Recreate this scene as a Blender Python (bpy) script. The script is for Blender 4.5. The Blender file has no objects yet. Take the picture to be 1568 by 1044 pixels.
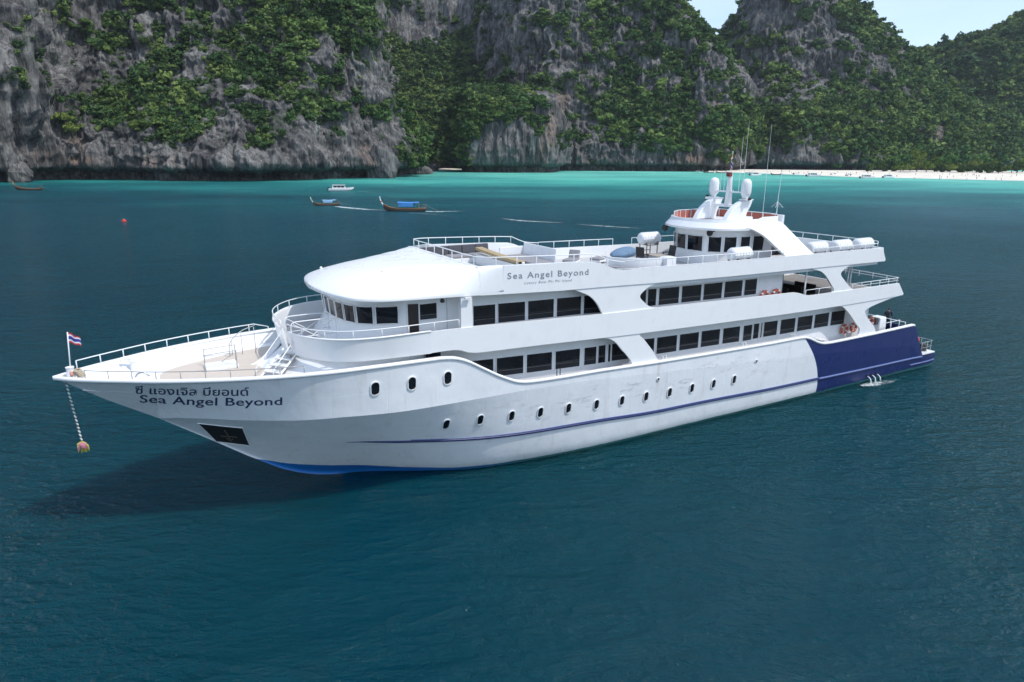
import bpy, bmesh, math, random
import numpy as np
from mathutils import Vector, Matrix
random.seed(7); RNG = np.random.default_rng(7)
SC = bpy.context.scene
COL = SC.collection

# ------------------------------------------------------------------ camera
PITCH, ROLL, F, CAMH = 0.26714, 0.005, 1045.0, 15.5      # focal length in pixels of a 1568 px wide picture
_fw = np.array([0, math.cos(PITCH), -math.sin(PITCH)])
_r0 = np.array([1., 0, 0]); _u0 = np.array([0, math.sin(PITCH), math.cos(PITCH)])
_rt = _r0*math.cos(ROLL) + _u0*math.sin(ROLL); _up = _u0*math.cos(ROLL) - _r0*math.sin(ROLL)
cam_data = bpy.data.cameras.new('camera'); cam = bpy.data.objects.new('camera', cam_data); COL.objects.link(cam)
cam.matrix_world = Matrix(((_rt[0], _up[0], -_fw[0], 0), (_rt[1], _up[1], -_fw[1], 0), (_rt[2], _up[2], -_fw[2], CAMH), (0, 0, 0, 1)))
cam_data.sensor_width = 36.0; cam_data.lens = 36.0*F/1568.0
cam_data.clip_start = 0.5; cam_data.clip_end = 30000
SC.camera = cam

# ------------------------------------------------------------------ sky, sun, exposure
SUN_EL, SUN_AZ = math.radians(58), math.atan2(0.90, -0.436)   # azimuth measured from +Y towards +X
world = bpy.data.worlds.new('World'); SC.world = world; world.use_nodes = True
wn = world.node_tree.nodes; wl = world.node_tree.links
bg = wn['Background']
sky = wn.new('ShaderNodeTexSky'); sky.sky_type = 'NISHITA'; sky.sun_disc = False
sky.sun_elevation = SUN_EL; sky.sun_rotation = SUN_AZ; sky.altitude = 10; sky.air_density = 1.0; sky.dust_density = 1.0; sky.ozone_density = 1.6
# a thin, even veil of high cloud over the whole sky
tc = wn.new('ShaderNodeTexCoord'); mp = wn.new('ShaderNodeMapping'); mp.inputs['Scale'].default_value = (1, 1, 3.2); wl.new(tc.outputs['Generated'], mp.inputs[0])
cn = wn.new('ShaderNodeTexNoise'); cn.inputs['Scale'].default_value = 2.6; cn.inputs['Detail'].default_value = 7; cn.inputs['Roughness'].default_value = 0.58; wl.new(mp.outputs[0], cn.inputs['Vector'])
cr_ = wn.new('ShaderNodeValToRGB'); cr_.color_ramp.elements[0].position = 0.38; cr_.color_ramp.elements[0].color = (.18, .18, .18, 1); cr_.color_ramp.elements[1].position = 0.72; cr_.color_ramp.elements[1].color = (.65, .65, .65, 1)
wl.new(cn.outputs['Fac'], cr_.inputs[0])
cm = wn.new('ShaderNodeMix'); cm.data_type = 'RGBA'; cm.inputs[7].default_value = (4.5, 5.3, 6.3, 1); wl.new(cr_.outputs[0], cm.inputs[0]); wl.new(sky.outputs[0], cm.inputs[6])
wl.new(cm.outputs[2], bg.inputs[0]); bg.inputs[1].default_value = 0.15
sl = bpy.data.lights.new('sun', 'SUN'); sl.energy = 2.1; sl.angle = math.radians(0.55); sl.color = (1.0, 0.965, 0.91)
sun = bpy.data.objects.new('sun', sl); COL.objects.link(sun)
L = Vector((math.cos(SUN_EL)*math.sin(SUN_AZ), math.cos(SUN_EL)*math.cos(SUN_AZ), math.sin(SUN_EL)))
sun.rotation_euler = L.to_track_quat('Z', 'Y').to_euler(); sun.location = (60, -60, 120)
SC.view_settings.view_transform = 'Standard'; SC.view_settings.look = 'None'
SC.view_settings.exposure = 0.54; SC.view_settings.gamma = 1.0; SC.view_settings.use_curve_mapping = False
SC.cycles.max_bounces = 8; SC.cycles.transparent_max_bounces = 8; SC.cycles.volume_bounces = 0

# ------------------------------------------------------------------ helpers
def at(px, py, D=None):
    """world point on the sight line through a photo pixel: on the sea, or at ground distance D"""
    v = _fw + _rt*((px-784)/F) - _up*((py-522)/F)
    t = -CAMH/v[2] if D is None else D/v[1]
    return np.array([0, 0, CAMH]) + t*v

def tag(o, label=None, cat=None, group=None, kind=None):
    if label: o['label'] = label
    if cat: o['category'] = cat
    if group: o['group'] = group
    if kind: o['kind'] = kind
    return o

def empty(name, loc=(0, 0, 0), rz=0.0, label=None, cat=None, group=None, parent=None):
    o = bpy.data.objects.new(name, None); COL.objects.link(o)
    o.location = loc; o.rotation_euler = (0, 0, rz); o.empty_display_size = 0.2
    o.parent = parent
    return tag(o, label, cat, group)

def link(name, me, parent=None):
    o = bpy.data.objects.new(name, me); COL.objects.link(o); o.parent = parent
    return o

def copy_tree(o, parent=None):
    c = o.copy(); COL.objects.link(c); c.parent = parent
    for ch in list(o.children): copy_tree(ch, c)
    return c

def cr(pts, n=8, closed=False):
    """Catmull-Rom through points"""
    P = [np.array(p, float) for p in pts]; out = []; m = len(P)
    rng = range(m if closed else m-1)
    for i in rng:
        p1, p2 = P[i % m], P[(i+1) % m]
        p0 = P[(i-1) % m] if (closed or i > 0) else 2*p1-p2
        p3 = P[(i+2) % m] if (closed or i+2 < m) else 2*p2-p1
        for k in range(n):
            t = k/n
            out.append(0.5*((2*p1)+(-p0+p2)*t+(2*p0-5*p1+4*p2-p3)*t*t+(-p0+3*p1-3*p2+p3)*t**3))
    if not closed: out.append(P[-1])
    return out

def lerp_tab(tab):
    xs = np.array([a for a, b in tab], float); ys = np.array([b for a, b in tab], float)
    o = np.argsort(xs); xs, ys = xs[o], ys[o]
    return lambda x: np.interp(x, xs, ys)

class MB:
    def __init__(s): s.v = []; s.f = []; s.mi = []; s.m = 0
    def add(s, vs, fs):
        b = len(s.v); s.v += [tuple(map(float, p)) for p in vs]; s.f += [tuple(i+b for i in f) for f in fs]; s.mi += [s.m]*len(fs)
        return s
    def box(s, c, d, rz=0.0, rx=0.0, ry=0.0, taper=1.0):
        M = Matrix.Translation(c) @ Matrix.Rotation(rz, 4, 'Z') @ Matrix.Rotation(ry, 4, 'Y') @ Matrix.Rotation(rx, 4, 'X')
        vs = [M @ Vector((x*d[0]/2*(taper if z > 0 else 1), y*d[1]/2*(taper if z > 0 else 1), z*d[2]/2)) for z in (-1, 1) for y in (-1, 1) for x in (-1, 1)]
        return s.add(vs, [(0, 2, 3, 1), (4, 5, 7, 6), (0, 1, 5, 4), (2, 6, 7, 3), (0, 4, 6, 2), (1, 3, 7, 5)])
    def tube(s, path, r, n=6, caps=True, closed=False):
        P = [Vector(p) for p in path]; m = len(P); vs = []; fs = []
        rr = r if isinstance(r, (list, tuple)) else [r]*m
        prev = None
        for i, p in enumerate(P):
            a = P[(i-1) % m] if (closed or i > 0) else p; b = P[(i+1) % m] if (closed or i < m-1) else p
            t = (b-a)
            if t.length < 1e-9: t = Vector((0, 0, 1))
            t.normalize()
            ref = prev if prev is not None else (Vector((0, 0, 1)) if abs(t.z) < 0.9 else Vector((1, 0, 0)))
            u = ref - t*ref.dot(t)
            if u.length < 1e-6: u = t.orthogonal()
            u.normalize(); w = t.cross(u); prev = u
            for k in range(n):
                an = 2*math.pi*k/n; vs.append(p + (u*math.cos(an)+w*math.sin(an))*rr[i])
        for i in range(m if closed else m-1):
            j = (i+1) % m
            for k in range(n): fs.append((i*n+k, i*n+(k+1) % n, j*n+(k+1) % n, j*n+k))
        if caps and not closed:
            fs.append(tuple(range(n))[::-1]); fs.append(tuple((m-1)*n+k for k in range(n)))
        return s.add(vs, fs)
    def lathe(s, prof, n=16, axis='z', c=(0, 0, 0), sc=(1, 1)):
        vs = []; fs = []; m = len(prof)
        for r, h in prof:
            for k in range(n):
                a = 2*math.pi*k/n; p = (r*math.cos(a)*sc[0], r*math.sin(a)*sc[1])
                q = {'z': (p[0], p[1], h), 'x': (h, p[0], p[1]), 'y': (p[0], h, p[1])}[axis]
                vs.append((q[0]+c[0], q[1]+c[1], q[2]+c[2]))
        for i in range(m-1):
            for k in range(n): fs.append((i*n+k, i*n+(k+1) % n, (i+1)*n+(k+1) % n, (i+1)*n+k))
        fs.append(tuple(range(n))[::-1]); fs.append(tuple((m-1)*n+k for k in range(n)))
        return s.add(vs, fs)
    def prism(s, poly, a, b, plane='xz'):
        """polygon in a plane, from a to b along the third axis"""
        def P(u, v, w): return {'xz': (u, w, v), 'xy': (u, v, w), 'yz': (w, u, v)}[plane]
        n = len(poly); vs = [P(u, v, a) for u, v in poly] + [P(u, v, b) for u, v in poly]
        fs = [tuple(range(n)), tuple(range(n, 2*n))[::-1]] + [(i, i+n, (i+1) % n+n, (i+1) % n) for i in range(n)]
        return s.add(vs, fs)
    def grid(s, rows, closed=False):
        m = len(rows); n = len(rows[0]); vs = [p for r in rows for p in r]; fs = []
        for i in range(m-1):
            for k in range(n if closed else n-1): fs.append((i*n+k, i*n+(k+1) % n, (i+1)*n+(k+1) % n, (i+1)*n+k))
        return s.add(vs, fs)
    def mesh(s, name, mats, smooth=False, fixn=True, bevel=0.0, auto=None):
        me = bpy.data.meshes.new(name); me.from_pydata(s.v, [], s.f)
        mats = mats if isinstance(mats, (list, tuple)) else [mats]
        for m in mats: me.materials.append(m)
        if max(s.mi, default=0) > 0: me.polygons.foreach_set('material_index', s.mi)
        bm = bmesh.new(); bm.from_mesh(me)
        if fixn:
            bmesh.ops.recalc_face_normals(bm, faces=bm.faces)
        if bevel:
            es = [e for e in bm.edges if e.is_manifold and e.calc_face_angle(0) > 0.6]
            bmesh.ops.bevel(bm, geom=es, offset=bevel, segments=2, affect='EDGES', profile=0.5)
        ng = [f for f in bm.faces if len(f.verts) > 4]
        if ng: bmesh.ops.triangulate(bm, faces=ng)
        if auto is not None:
            for f in bm.faces: f.smooth = True
            for e in bm.edges:
                if e.is_manifold and e.calc_face_angle(0) > auto: e.smooth = False
        bm.to_mesh(me); bm.free()
        if smooth and auto is None: me.polygons.foreach_set('use_smooth', [True]*len(me.polygons))
        me.update(); return me
    def build(s, name, mats, parent=None, smooth=False, fixn=True, bevel=0.0, auto=None, label=None):
        o = link(name, s.mesh(name, mats, smooth, fixn, bevel, auto), parent)
        if label: o['label'] = label
        return o

# ------------------------------------------------------------------ materials
def mat(name, col, rough=0.5, metal=0.0, spec=0.5, coat=0.0):
    m = bpy.data.materials.new(name); m.use_nodes = True
    b = m.node_tree.nodes['Principled BSDF']
    b.inputs['Base Color'].default_value = (*col, 1); b.inputs['Roughness'].default_value = rough
    b.inputs['Metallic'].default_value = metal; b.inputs['Specular IOR Level'].default_value = spec
    b.inputs['Coat Weight'].default_value = coat
    return m
class NT:
    """small node-tree writer"""
    def __init__(s, m): s.t = m.node_tree; s.b = s.t.nodes['Principled BSDF']; s.out = s.t.nodes['Material Output']
    def n(s, ty, **kw):
        x = s.t.nodes.new('ShaderNode'+ty)
        for k, v in kw.items():
            if k.startswith('i_'): x.inputs[k[2:].replace('_', ' ')].default_value = v
            elif k.startswith('I'): x.inputs[int(k[1:])].default_value = v
            else: setattr(x, k, v)
        return x
    def l(s, a, b): s.t.links.new(a, b)
    def obj(s): return s.n('TexCoord').outputs['Object']
    def geo(s): return s.n('NewGeometry').outputs['Position']
    def noise(s, vec, scale, detail=4, rough=0.5, sc=(1, 1, 1), dist=0.0):
        mp = s.n('Mapping'); mp.inputs['Scale'].default_value = sc; s.l(vec, mp.inputs['Vector'])
        x = s.n('TexNoise'); x.inputs['Scale'].default_value = scale; x.inputs['Detail'].default_value = detail
        x.inputs['Roughness'].default_value = rough; x.inputs['Distortion'].default_value = dist
        s.l(mp.outputs[0], x.inputs['Vector']); return x.outputs['Fac']
    def ramp(s, fac, stops, interp='LINEAR'):
        x = s.n('ValToRGB'); e = x.color_ramp.elements; x.color_ramp.interpolation = interp
        while len(e) < len(stops): e.new(0.5)
        for i, (p, c) in enumerate(stops):
            e[i].position = p; e[i].color = (*c, 1) if len(c) == 3 else c
        s.l(fac, x.inputs[0]); return x.outputs[0]
    def mix(s, fac, a, b, mode='MIX'):
        x = s.n('Mix', data_type='RGBA', blend_type=mode)
        for sock, v in ((x.inputs[0], fac), (x.inputs[6], a), (x.inputs[7], b)):
            if isinstance(v, (int, float)): sock.default_value = v
            elif isinstance(v, tuple): sock.default_value = (*v, 1)
            else: s.l(v, sock)
        return x.outputs[2]
    def math(s, op, a, b=None, clamp=False):
        x = s.n('Math', operation=op, use_clamp=clamp)
        for i, v in enumerate((a, b)):
            if v is None: continue
            if isinstance(v, (int, float)): x.inputs[i].default_value = v
            else: s.l(v, x.inputs[i])
        return x.outputs[0]
    def sep(s, vec):
        x = s.n('SeparateXYZ'); s.l(vec, x.inputs[0]); return x.outputs
    def bump(s, h, strength=0.3, dist=0.02, normal=None):
        x = s.n('Bump'); x.inputs['Strength'].default_value = strength; x.inputs['Distance'].default_value = dist
        s.l(h, x.inputs['Height'])
        if normal is not None: s.l(normal, x.inputs['Normal'])
        return x.outputs[0]

def painted(name, col, rough=0.35, grime=0.25, scale=1.2):
    """sprayed marine paint: faint mottling, soft streaks and uneven gloss"""
    m = mat(name, col, rough); t = NT(m); o = t.obj()
    n1 = t.noise(o, scale, 5, 0.6); n2 = t.noise(o, scale*3, 4, 0.6, (1, 1, 0.15))
    d = tuple(c*(1-grime) for c in col)
    f = t.math('MULTIPLY', t.ramp(n1, [(0.45, (0, 0, 0)), (0.75, (1, 1, 1))]), t.ramp(n2, [(0.4, (0.2, 0.2, 0.2)), (0.75, (1, 1, 1))]))
    t.l(t.mix(f, col, d), t.b.inputs['Base Color'])
    t.l(t.ramp(n1, [(0.3, (rough*0.8,)*3), (0.8, (min(1, rough*1.5),)*3)]), t.b.inputs['Roughness'])
    t.l(t.bump(t.noise(o, 0.9, 2, 0.5), 0.12, 0.02), t.b.inputs['Normal'])
    return m
WHITE = painted('white paint', (0.80, 0.81, 0.82), 0.32, 0.12)
WHITE2 = painted('white gelcoat', (0.79, 0.80, 0.81), 0.28, 0.06)
RAILW = mat('white rail paint', (0.78, 0.79, 0.80), 0.35)
STEEL = mat('brushed steel', (0.55, 0.55, 0.54), 0.3, 0.85)
def glass_mat():
    m = mat('tinted glass', (0.006, 0.008, 0.014), 0.04, 0.0, 0.32); t = NT(m); o = t.obj()
    t.l(t.ramp(t.noise(o, 0.8, 3, 0.6), [(0.35, (0.003, 0.005, 0.009)), (0.7, (0.012, 0.015, 0.022))]), t.b.inputs['Base Color'])
    t.l(t.bump(t.noise(o, 0.7, 2), 0.05, 0.02), t.b.inputs['Normal'])
    return m
GLASS = glass_mat()
GLASSL = mat('tinted glass lower', (0.026, 0.028, 0.034), 0.08, 0, .3)
BLACK = mat('black plastic', (0.012, 0.012, 0.013), 0.45)
DGREY = painted('dark grey fabric', (0.075, 0.077, 0.09), 0.9, 0.3, 6)
MGREY = painted('grey fabric', (0.26, 0.255, 0.27), 0.9, 0.25, 6)
WOOD = painted('varnished wood', (0.42, 0.31, 0.16), 0.4, 0.35, 3)
TEAK = painted('deck paint beige', (0.56, 0.49, 0.42), 0.7, 0.12, 1.5)
DECKG = painted('deck paint grey', (0.47, 0.46, 0.45), 0.7, 0.2, 1.5)
DECKB = painted('deck paint brown grey', (0.34, 0.31, 0.28), 0.75, 0.25, 1.5)
ORANGE = painted('orange plastic', (0.50, 0.10, 0.05), 0.5, 0.15, 4)
RED = mat('red paint', (0.42, 0.03, 0.03), 0.5)
REDPANEL = painted('red brown panel', (0.36, 0.10, 0.07), 0.6, 0.25, 3)
NAVY = painted('navy paint', (0.010, 0.020, 0.105), 0.32, 0.25)
NAVYL = painted('pale navy trim', (0.12, 0.16, 0.34), 0.35, 0.2)
LETTER = mat('navy lettering', (0.028, 0.04, 0.11), 0.45)
LETTERG = mat('grey lettering', (0.22, 0.25, 0.29), 0.45)
ROPE = painted('rope', (0.45, 0.38, 0.28), 0.9, 0.4, 8)
def soil_white():
    m = mat('soiled white', (0.7, 0.7, 0.69), 0.5); t = NT(m); o = t.obj()
    n = t.noise(o, 2.2, 6, 0.65); t.l(t.ramp(n, [(0.5, (0.74, 0.74, 0.74)), (0.62, (0.55, 0.53, 0.5)), (0.7, (0.2, 0.18, 0.16))]), t.b.inputs['Base Color'])
    return m
SOILW = soil_white()
# ================================================================== THE SHIP (local frame: x to the bow, y to port, z up)
SHIP_O = Vector((5.7905, 39.5901, 0.0)); SHIP_RZ = math.radians(-149.726)
SHIP_M = Matrix.Translation(SHIP_O) @ Matrix.Rotation(SHIP_RZ, 4, 'Z'); SHIP_I = SHIP_M.inverted()
ship = empty('passenger_ship', SHIP_O, SHIP_RZ, 'large white three-deck passenger ship with navy stern at anchor', 'ship')

zs_f = lerp_tab([(-28.2, 1.05), (-26.4, 1.05), (-25.9, 1.7), (-24.75, 3.55), (-24.5, 3.7), (-19.8, 3.64), (-15.1, 3.64), (-14.4, 3.68), (-14.05, 3.74), (-13.6, 3.88), (-12.8, 4.22), (-12.4, 4.34), (-11.9, 4.385), (-9.1, 4.39), (-3.9, 4.48), (.2, 4.57), (3.9, 4.70), (6.15, 4.73), (7.44, 4.77), (8.1, 4.8), (8.6, 4.85), (9.0, 4.94), (9.31, 5.06), (10.05, 5.42), (10.95, 5.95), (11.5, 6.28), (11.9, 6.47), (12.3, 6.6), (12.9, 6.68), (16, 6.74), (20, 6.79), (24, 6.84), (27.65, 6.88)])
_bs = cr([(27.65, .02), (27.3, .42), (26.5, 1.0), (25.5, 1.62), (24, 2.48), (22, 3.33), (20, 3.96), (18, 4.33), (16, 4.45), (13, 4.46), (5, 4.46), (-24, 4.42), (-28.2, 4.3)], 8)
bs_f = lerp_tab([(p[0], p[1]) for p in _bs])
_bk = cr([(24.25, 0.0), (23.7, .75), (22.4, 1.75), (21, 2.6), (19.1, 3.45), (17.5, 3.95), (15, 4.28), (12, 4.4), (5, 4.45), (-24, 4.42), (-28.2, 4.3)], 8)
bk_f = lerp_tab([(p[0], p[1]) for p in _bk])
zk_f = lerp_tab([(27.65, 6.88), (26.03, 5.66), (24.25, 4.5), (23.7, 4.68), (22.4, 4.72), (21, 4.66), (19.1, 4.58), (17.5, 4.58), (15, 4.45), (12, 4.42), (8.5, 4.4), (5, 4.3), (-12, 3.1), (-24.5, 2.2), (-26.4, .8), (-28.2, .8)])
stem_f = lerp_tab([(-30, 0), (16.3, 0.0), (17.0, .08), (17.8, .28), (18.6, .57), (19.42, .98), (20.82, 1.95), (22.43, 3.17), (24.25, 4.5), (26.03, 5.66), (27.65, 6.84)])
_bw = cr([(16.3, 0.0), (15.4, .33), (13.1, 1.54), (11.4, 2.4), (9.8, 2.95), (7.9, 3.3), (6, 3.55), (3.2, 3.8), (-2.75, 3.92), (-14, 4.08), (-28.2, 4.2)], 6)
bw_f = lerp_tab([(p[0], p[1]) for p in _bw] + [(30, 0.0)])
pw_f = lerp_tab([(27, 1.15), (20, 1.15), (16, .95), (12, .75), (8, .6), (2, .5), (-30, .5)])
def hull_y(x, z):
    zst, zk, zsx = stem_f(x), zk_f(x), zs_f(x)
    bw = float(bw_f(x)) if x < 16.3 else 0.0
    if x > 24.25:
        return float(bs_f(x))*max(0., min(1., (z-zst)/max(1e-4, zsx-zst)))**1.05
    if z >= zk:
        t = min(1., (z-zk)/max(1e-4, zsx-zk)); return float(bk_f(x)+(bs_f(x)-bk_f(x))*t**1.1)
    if z >= zst:
        t = (z-zst)/max(1e-4, zk-zst); return float(bw+(bk_f(x)-bw)*t**pw_f(x))
    return bw*max(0.1, 1+0.35*(z-zst))
def hull_hit(px, py):
    """where the sight line through a photo pixel meets the port topside"""
    d = Vector(_fw + _rt*((px-784)/F) - _up*((py-522)/F)); o = SHIP_I @ Vector((0, 0, CAMH)); d = SHIP_I.to_3x3() @ d
    a, b = (5.0-o.y)/d.y, (0.0-o.y)/d.y
    for _ in range(40):
        m = (a+b)/2; p = o+d*m
        if p.y > hull_y(min(p.x, 27.6), p.z): a = m
        else: b = m
    p = o+d*a; return p.x, p.z

def hull_material():
    m = mat('hull paint', (0.8, 0.8, 0.8), 0.3); t = NT(m); o = t.obj(); X, Y, Z = t.sep(o)
    n1 = t.noise(o, 0.5, 6, 0.62); n2 = t.noise(o, 1.6, 5, 0.65, (1, 1, 0.12)); n3 = t.noise(o, 2.6, 6, 0.7, (0.35, 1, 1.4)); n4 = t.noise(o, 9, 4, 0.6)
    white = t.mix(t.ramp(n1, [(0.4, (0, 0, 0)), (0.8, (1, 1, 1))]), (0.79, 0.81, 0.835), (0.70, 0.725, 0.75))
    streak = t.math('MULTIPLY', t.ramp(n2, [(0.56, (0, 0, 0)), (0.72, (1, 1, 1))]), 0.35)
    white = t.mix(streak, white, (0.55, 0.52, 0.47))
    # rubbed, dirty patches along the row of lower portholes
    band = t.math('MULTIPLY', t.ramp(t.math('MULTIPLY', Z, 0.2), [(0.40, (0, 0, 0)), (0.58, (1, 1, 1)), (0.75, (1, 1, 1)), (0.84, (0, 0, 0))]),
                  t.ramp(t.math('ADD', t.math('MULTIPLY', X, 0.02), 0.5), [(0.2, (0, 0, 0)), (0.40, (1, 1, 1)), (0.70, (1, 1, 1)), (0.80, (0, 0, 0))]))
    patch = t.math('MULTIPLY', t.math('MULTIPLY', t.ramp(n3, [(0.54, (0, 0, 0)), (0.68, (1, 1, 1))]), t.ramp(n4, [(0.3, (0.3, 0.3, 0.3)), (0.65, (1, 1, 1))])), band)
    white = t.mix(t.math('MULTIPLY', patch, 0.55), white, (0.17, 0.165, 0.16))
    low = t.math('MULTIPLY', t.ramp(t.math('ADD', Z, t.math('MULTIPLY', n2, .8)), [(0.45, (1, 1, 1)), (0.98, (0, 0, 0))]), .5)
    white = t.mix(low, white, (0.50, 0.50, 0.46))
    rs = t.math('MULTIPLY', t.math('MULTIPLY', t.ramp(t.noise(o, 2.2, 4, 0.6, (1, 1, 0.05)), [(0.62, (0, 0, 0)), (0.72, (1, 1, 1))]), t.ramp(n1, [(0.42, (0, 0, 0)), (0.6, (1, 1, 1))])), .35)
    white = t.mix(rs, white, (0.42, 0.33, 0.24))
    scf = t.math('MULTIPLY', t.ramp(t.noise(o, 1.1, 5, 0.7, (1, 1, 0.5)), [(0.64, (0, 0, 0)), (0.70, (1, 1, 1))]), 0.25)
    navy = t.mix(scf, (0.008, 0.021, 0.115), (0.05, 0.075, 0.19))
    wall = t.math('ADD', t.math('MULTIPLY', t.math('MULTIPLY', Z, Z), 0.118), -14.45)
    isn = t.math('LESS_THAN', X, wall)
    c = t.mix(isn, white, navy)
    xx = t.math('MAXIMUM', t.math('ADD', X, -11.0), 0.0)
    zb = t.math('ADD', t.math('MULTIPLY', t.math('POWER', xx, 1.85), 0.0235), t.math('ADD', t.math('MULTIPLY', n1, 0.16), 0.13))
    boot = t.mix(t.ramp(t.math('MULTIPLY', t.math('ADD', X, 0.0), 0.05), [(0.35, (0, 0, 0)), (0.62, (1, 1, 1))]), (0.055, 0.20, 0.19), (0.012, 0.14, 0.44))
    c = t.mix(t.math('LESS_THAN', Z, zb), c, boot)
    t.l(c, t.b.inputs['Base Color'])
    t.l(t.ramp(n1, [(0.3, (0.24,)*3), (0.8, (0.42,)*3)]), t.b.inputs['Roughness'])
    sx = t.math('ABSOLUTE', t.math('ADD', t.math('FRACT', t.math('MULTIPLY', X, .42)), -.5)); sz = t.math('ABSOLUTE', t.math('ADD', t.math('FRACT', t.math('MULTIPLY', Z, .8)), -.5))
    seam = t.ramp(t.math('MINIMUM', sx, sz), [(0.0, (0, 0, 0)), (0.012, (1, 1, 1))])
    t.l(t.bump(seam, 0.5, 0.006, t.bump(t.noise(o, 0.9, 3, 0.5, (1, 1, .8)), 0.6, 0.06)), t.b.inputs['Normal'])
    return m
HULLM = hull_material()
# hull skin
mb = MB()
xsA = sorted(set(list(np.round(np.linspace(-28.2, 24.25, 170), 3)) + [-12.4, -12.8, -13.6, -14.4, -24.5, -26.4, 8.6, 9.0, 9.31, 11.9, 12.3]))
for sgn in (1, -1):
    low = []; upp = []
    for x in xsA:
        zst, zk, zsx = float(stem_f(x)), float(zk_f(x)), float(zs_f(x))
        zl = ([-1.2, -0.5] if x < 16.3 else [zst, zst]) + [zst+(zk-zst)*t for t in np.linspace(0, 1, 13)]
        low.append([(x, sgn*hull_y(x, z if z < zst or z == zst else min(z, zk-1e-5)), z) for z in zl])
        upp.append([(x, sgn*hull_y(x, z), z) for z in zk+(zsx-zk)*np.linspace(0, 1, 8)])
    mb.grid(low); mb.grid(upp)
    tip = []
    for x in np.linspace(24.25, 27.65, 26):
        zst, zsx = float(stem_f(x)), float(zs_f(x)); tip.append([(x, sgn*hull_y(x, z), z) for z in zst+(zsx-zst)*np.linspace(0, 1, 8)])
    mb.grid(tip)
tr = [[(-28.2, s*float(hull_y(-28.2, z)), z) for s in (-1, 1)] for z in (-1.2, 0, .5, 1.05)]
mb.grid(tr)
hull = mb.build('hull', HULLM, ship, smooth=True)
hull['label'] = 'white steel hull with blue boot top and navy painted stern'
# bulwark lining (inner face), cap rail, rub rails
for sgn in (1, -1):
    mb = MB(); rows = []
    for x in np.linspace(-24.4, 26.9, 140):
        h = 1.05 if x < 8 else (1.05 if x > 13 else 1.6); zt = float(zs_f(x)); zb_ = max(zt-h, float(stem_f(x))+.3)
        yt = max(0.02, float(bs_f(x))-.13); yb = max(0.02, min(hull_y(x, zb_), float(bs_f(x)))-.16 - (0.25 if x > 19 else 0))
        rows.append([(x, sgn*yt, zt), (x, sgn*yb, zb_)])
    mb.grid(rows).build('bulwark_lining', WHITE2, ship, smooth=True)
    mb = MB(); rows = []
    for x in list(np.linspace(-24.6, 27.2, 260))+[27.5, 27.72]:
        zt = float(zs_f(x)); b = float(bs_f(min(x, 27.65))); w = 0.11
        prof = [(b-.2, zt-.06), (b-.2, zt+.03), (b-.14, zt+.07), (b, zt+.075), (b+.06, zt+.03), (b+.06, zt-.05), (b, zt-.1)]
        rows.append([(x, sgn*max(0.0, p[0]) if x < 27.6 else sgn*max(0, p[0])*.6, p[1]) for p in prof])
    mb.grid(rows, closed=True).build('bulwark_cap', WHITE2, ship, smooth=True)
    rr = cr([(16.9, 2.7), (15.1, 2.46), (12.04, 2.16), (8.5, 1.92), (3.78, 1.77), (0.12, 1.55), (-4.17, 1.45), (-9.58, 1.27), (-14.37, 1.2), (-20.4, 1.1), (-26.2, 1.04)], 10)
    for nm, pts, mt in (('rub_rail', [p for p in rr if p[0] > -14.4], NAVY), ('rub_rail', [p for p in rr if p[0] <= -14.1], NAVYL)):
        path = [(p[0], sgn*(hull_y(p[0], p[1])+.01), p[1]) for p in pts]
        n = len(path); rad = [0.075*min(1, .15+i/14) if mt is NAVY else .075 for i in range(n)]
        MB().tube(path, rad, 6).build(nm, mt, ship, smooth=True)
    MB().tube([(x, sgn*(hull_y(x, .5)+.0), .52) for x in np.linspace(-25, -28.2, 8)], .06, 6).build('rub_rail', NAVYL, ship, smooth=True)
    if sgn == 1:
        path = [(p[0], (hull_y(p[0], p[1]+.1)+.006), p[1]+.10) for p in rr if p[0] > -14.4 and p[0] < 14]
        MB().tube(path, .025, 5).build('rub_rail', NAVYL, ship, smooth=True)
# portholes: a proud oval rim with a dark pane inside
def porthole(px, py, w, h, sgn=1):
    x, z = hull_hit(px, py)
    ring_o = []; ring_i = []; n = 20
    def oval(k, s):
        a = 2*math.pi*k/n; r = w/2; cx = math.cos(a)*r*s; cz = math.sin(a)*r*s + (h/2-r)*(1 if math.sin(a) >= 0 else -1)
        return cx, cz
    e = lambda dx, dz, o: (x+dx, sgn*(hull_y(x+dx, z+dz)+o), z+dz)
    mb = MB(); rows = []
    for k in range(n):
        a, b = oval(k, 1.24), oval(k, 1.0)
        rows.append([e(*a, -.02), e(*a, .05), e(*b, .055), e(*b, -.0)])
    rows.append(rows[0]); mb.grid(rows)
    p = MB().add([e(*oval(k, 1.0), .006) for k in range(n)], [tuple(range(n))]).build('porthole', GLASS, ship, fixn=False)
    mb.build('rim', WHITE2, p, smooth=False)
    return p
PH_LOW = [(683, 649.5), (735, 642.5), (783, 636.5), (827, 631), (870, 624.7), (912.8, 619), (951.8, 613), (988.8, 606.8), (1024.8, 600.5), (1059, 594), (1092, 587.4), (1123.5, 581)]
for p in PH_LOW: porthole(*p, .30, .54)
for p in [(574.3, 594.8), (630.7, 586.7), (685.3, 578.3)]: porthole(*p, .36, .60)
for p in PH_LOW[2::3]: porthole(*p, .30, .54, -1)
for p in [(1007.5, 580.3), (1158, 552.5)]:        # fairlead holes
    x, z = hull_hit(*p); q = MB().lathe([(.0, -.02), (.11, -.02), (.13, .03), (.08, .05), (.08, .01), (0, .01)], 14, 'y', (x, hull_y(x, z), z)).build('fairlead', SOILW, ship)
    MB().lathe([(0, 0), (.075, 0), (.075, .02), (0, .02)], 12, 'y', (x, hull_y(x, z)+.012, z)).build('hole', BLACK, q)
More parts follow.
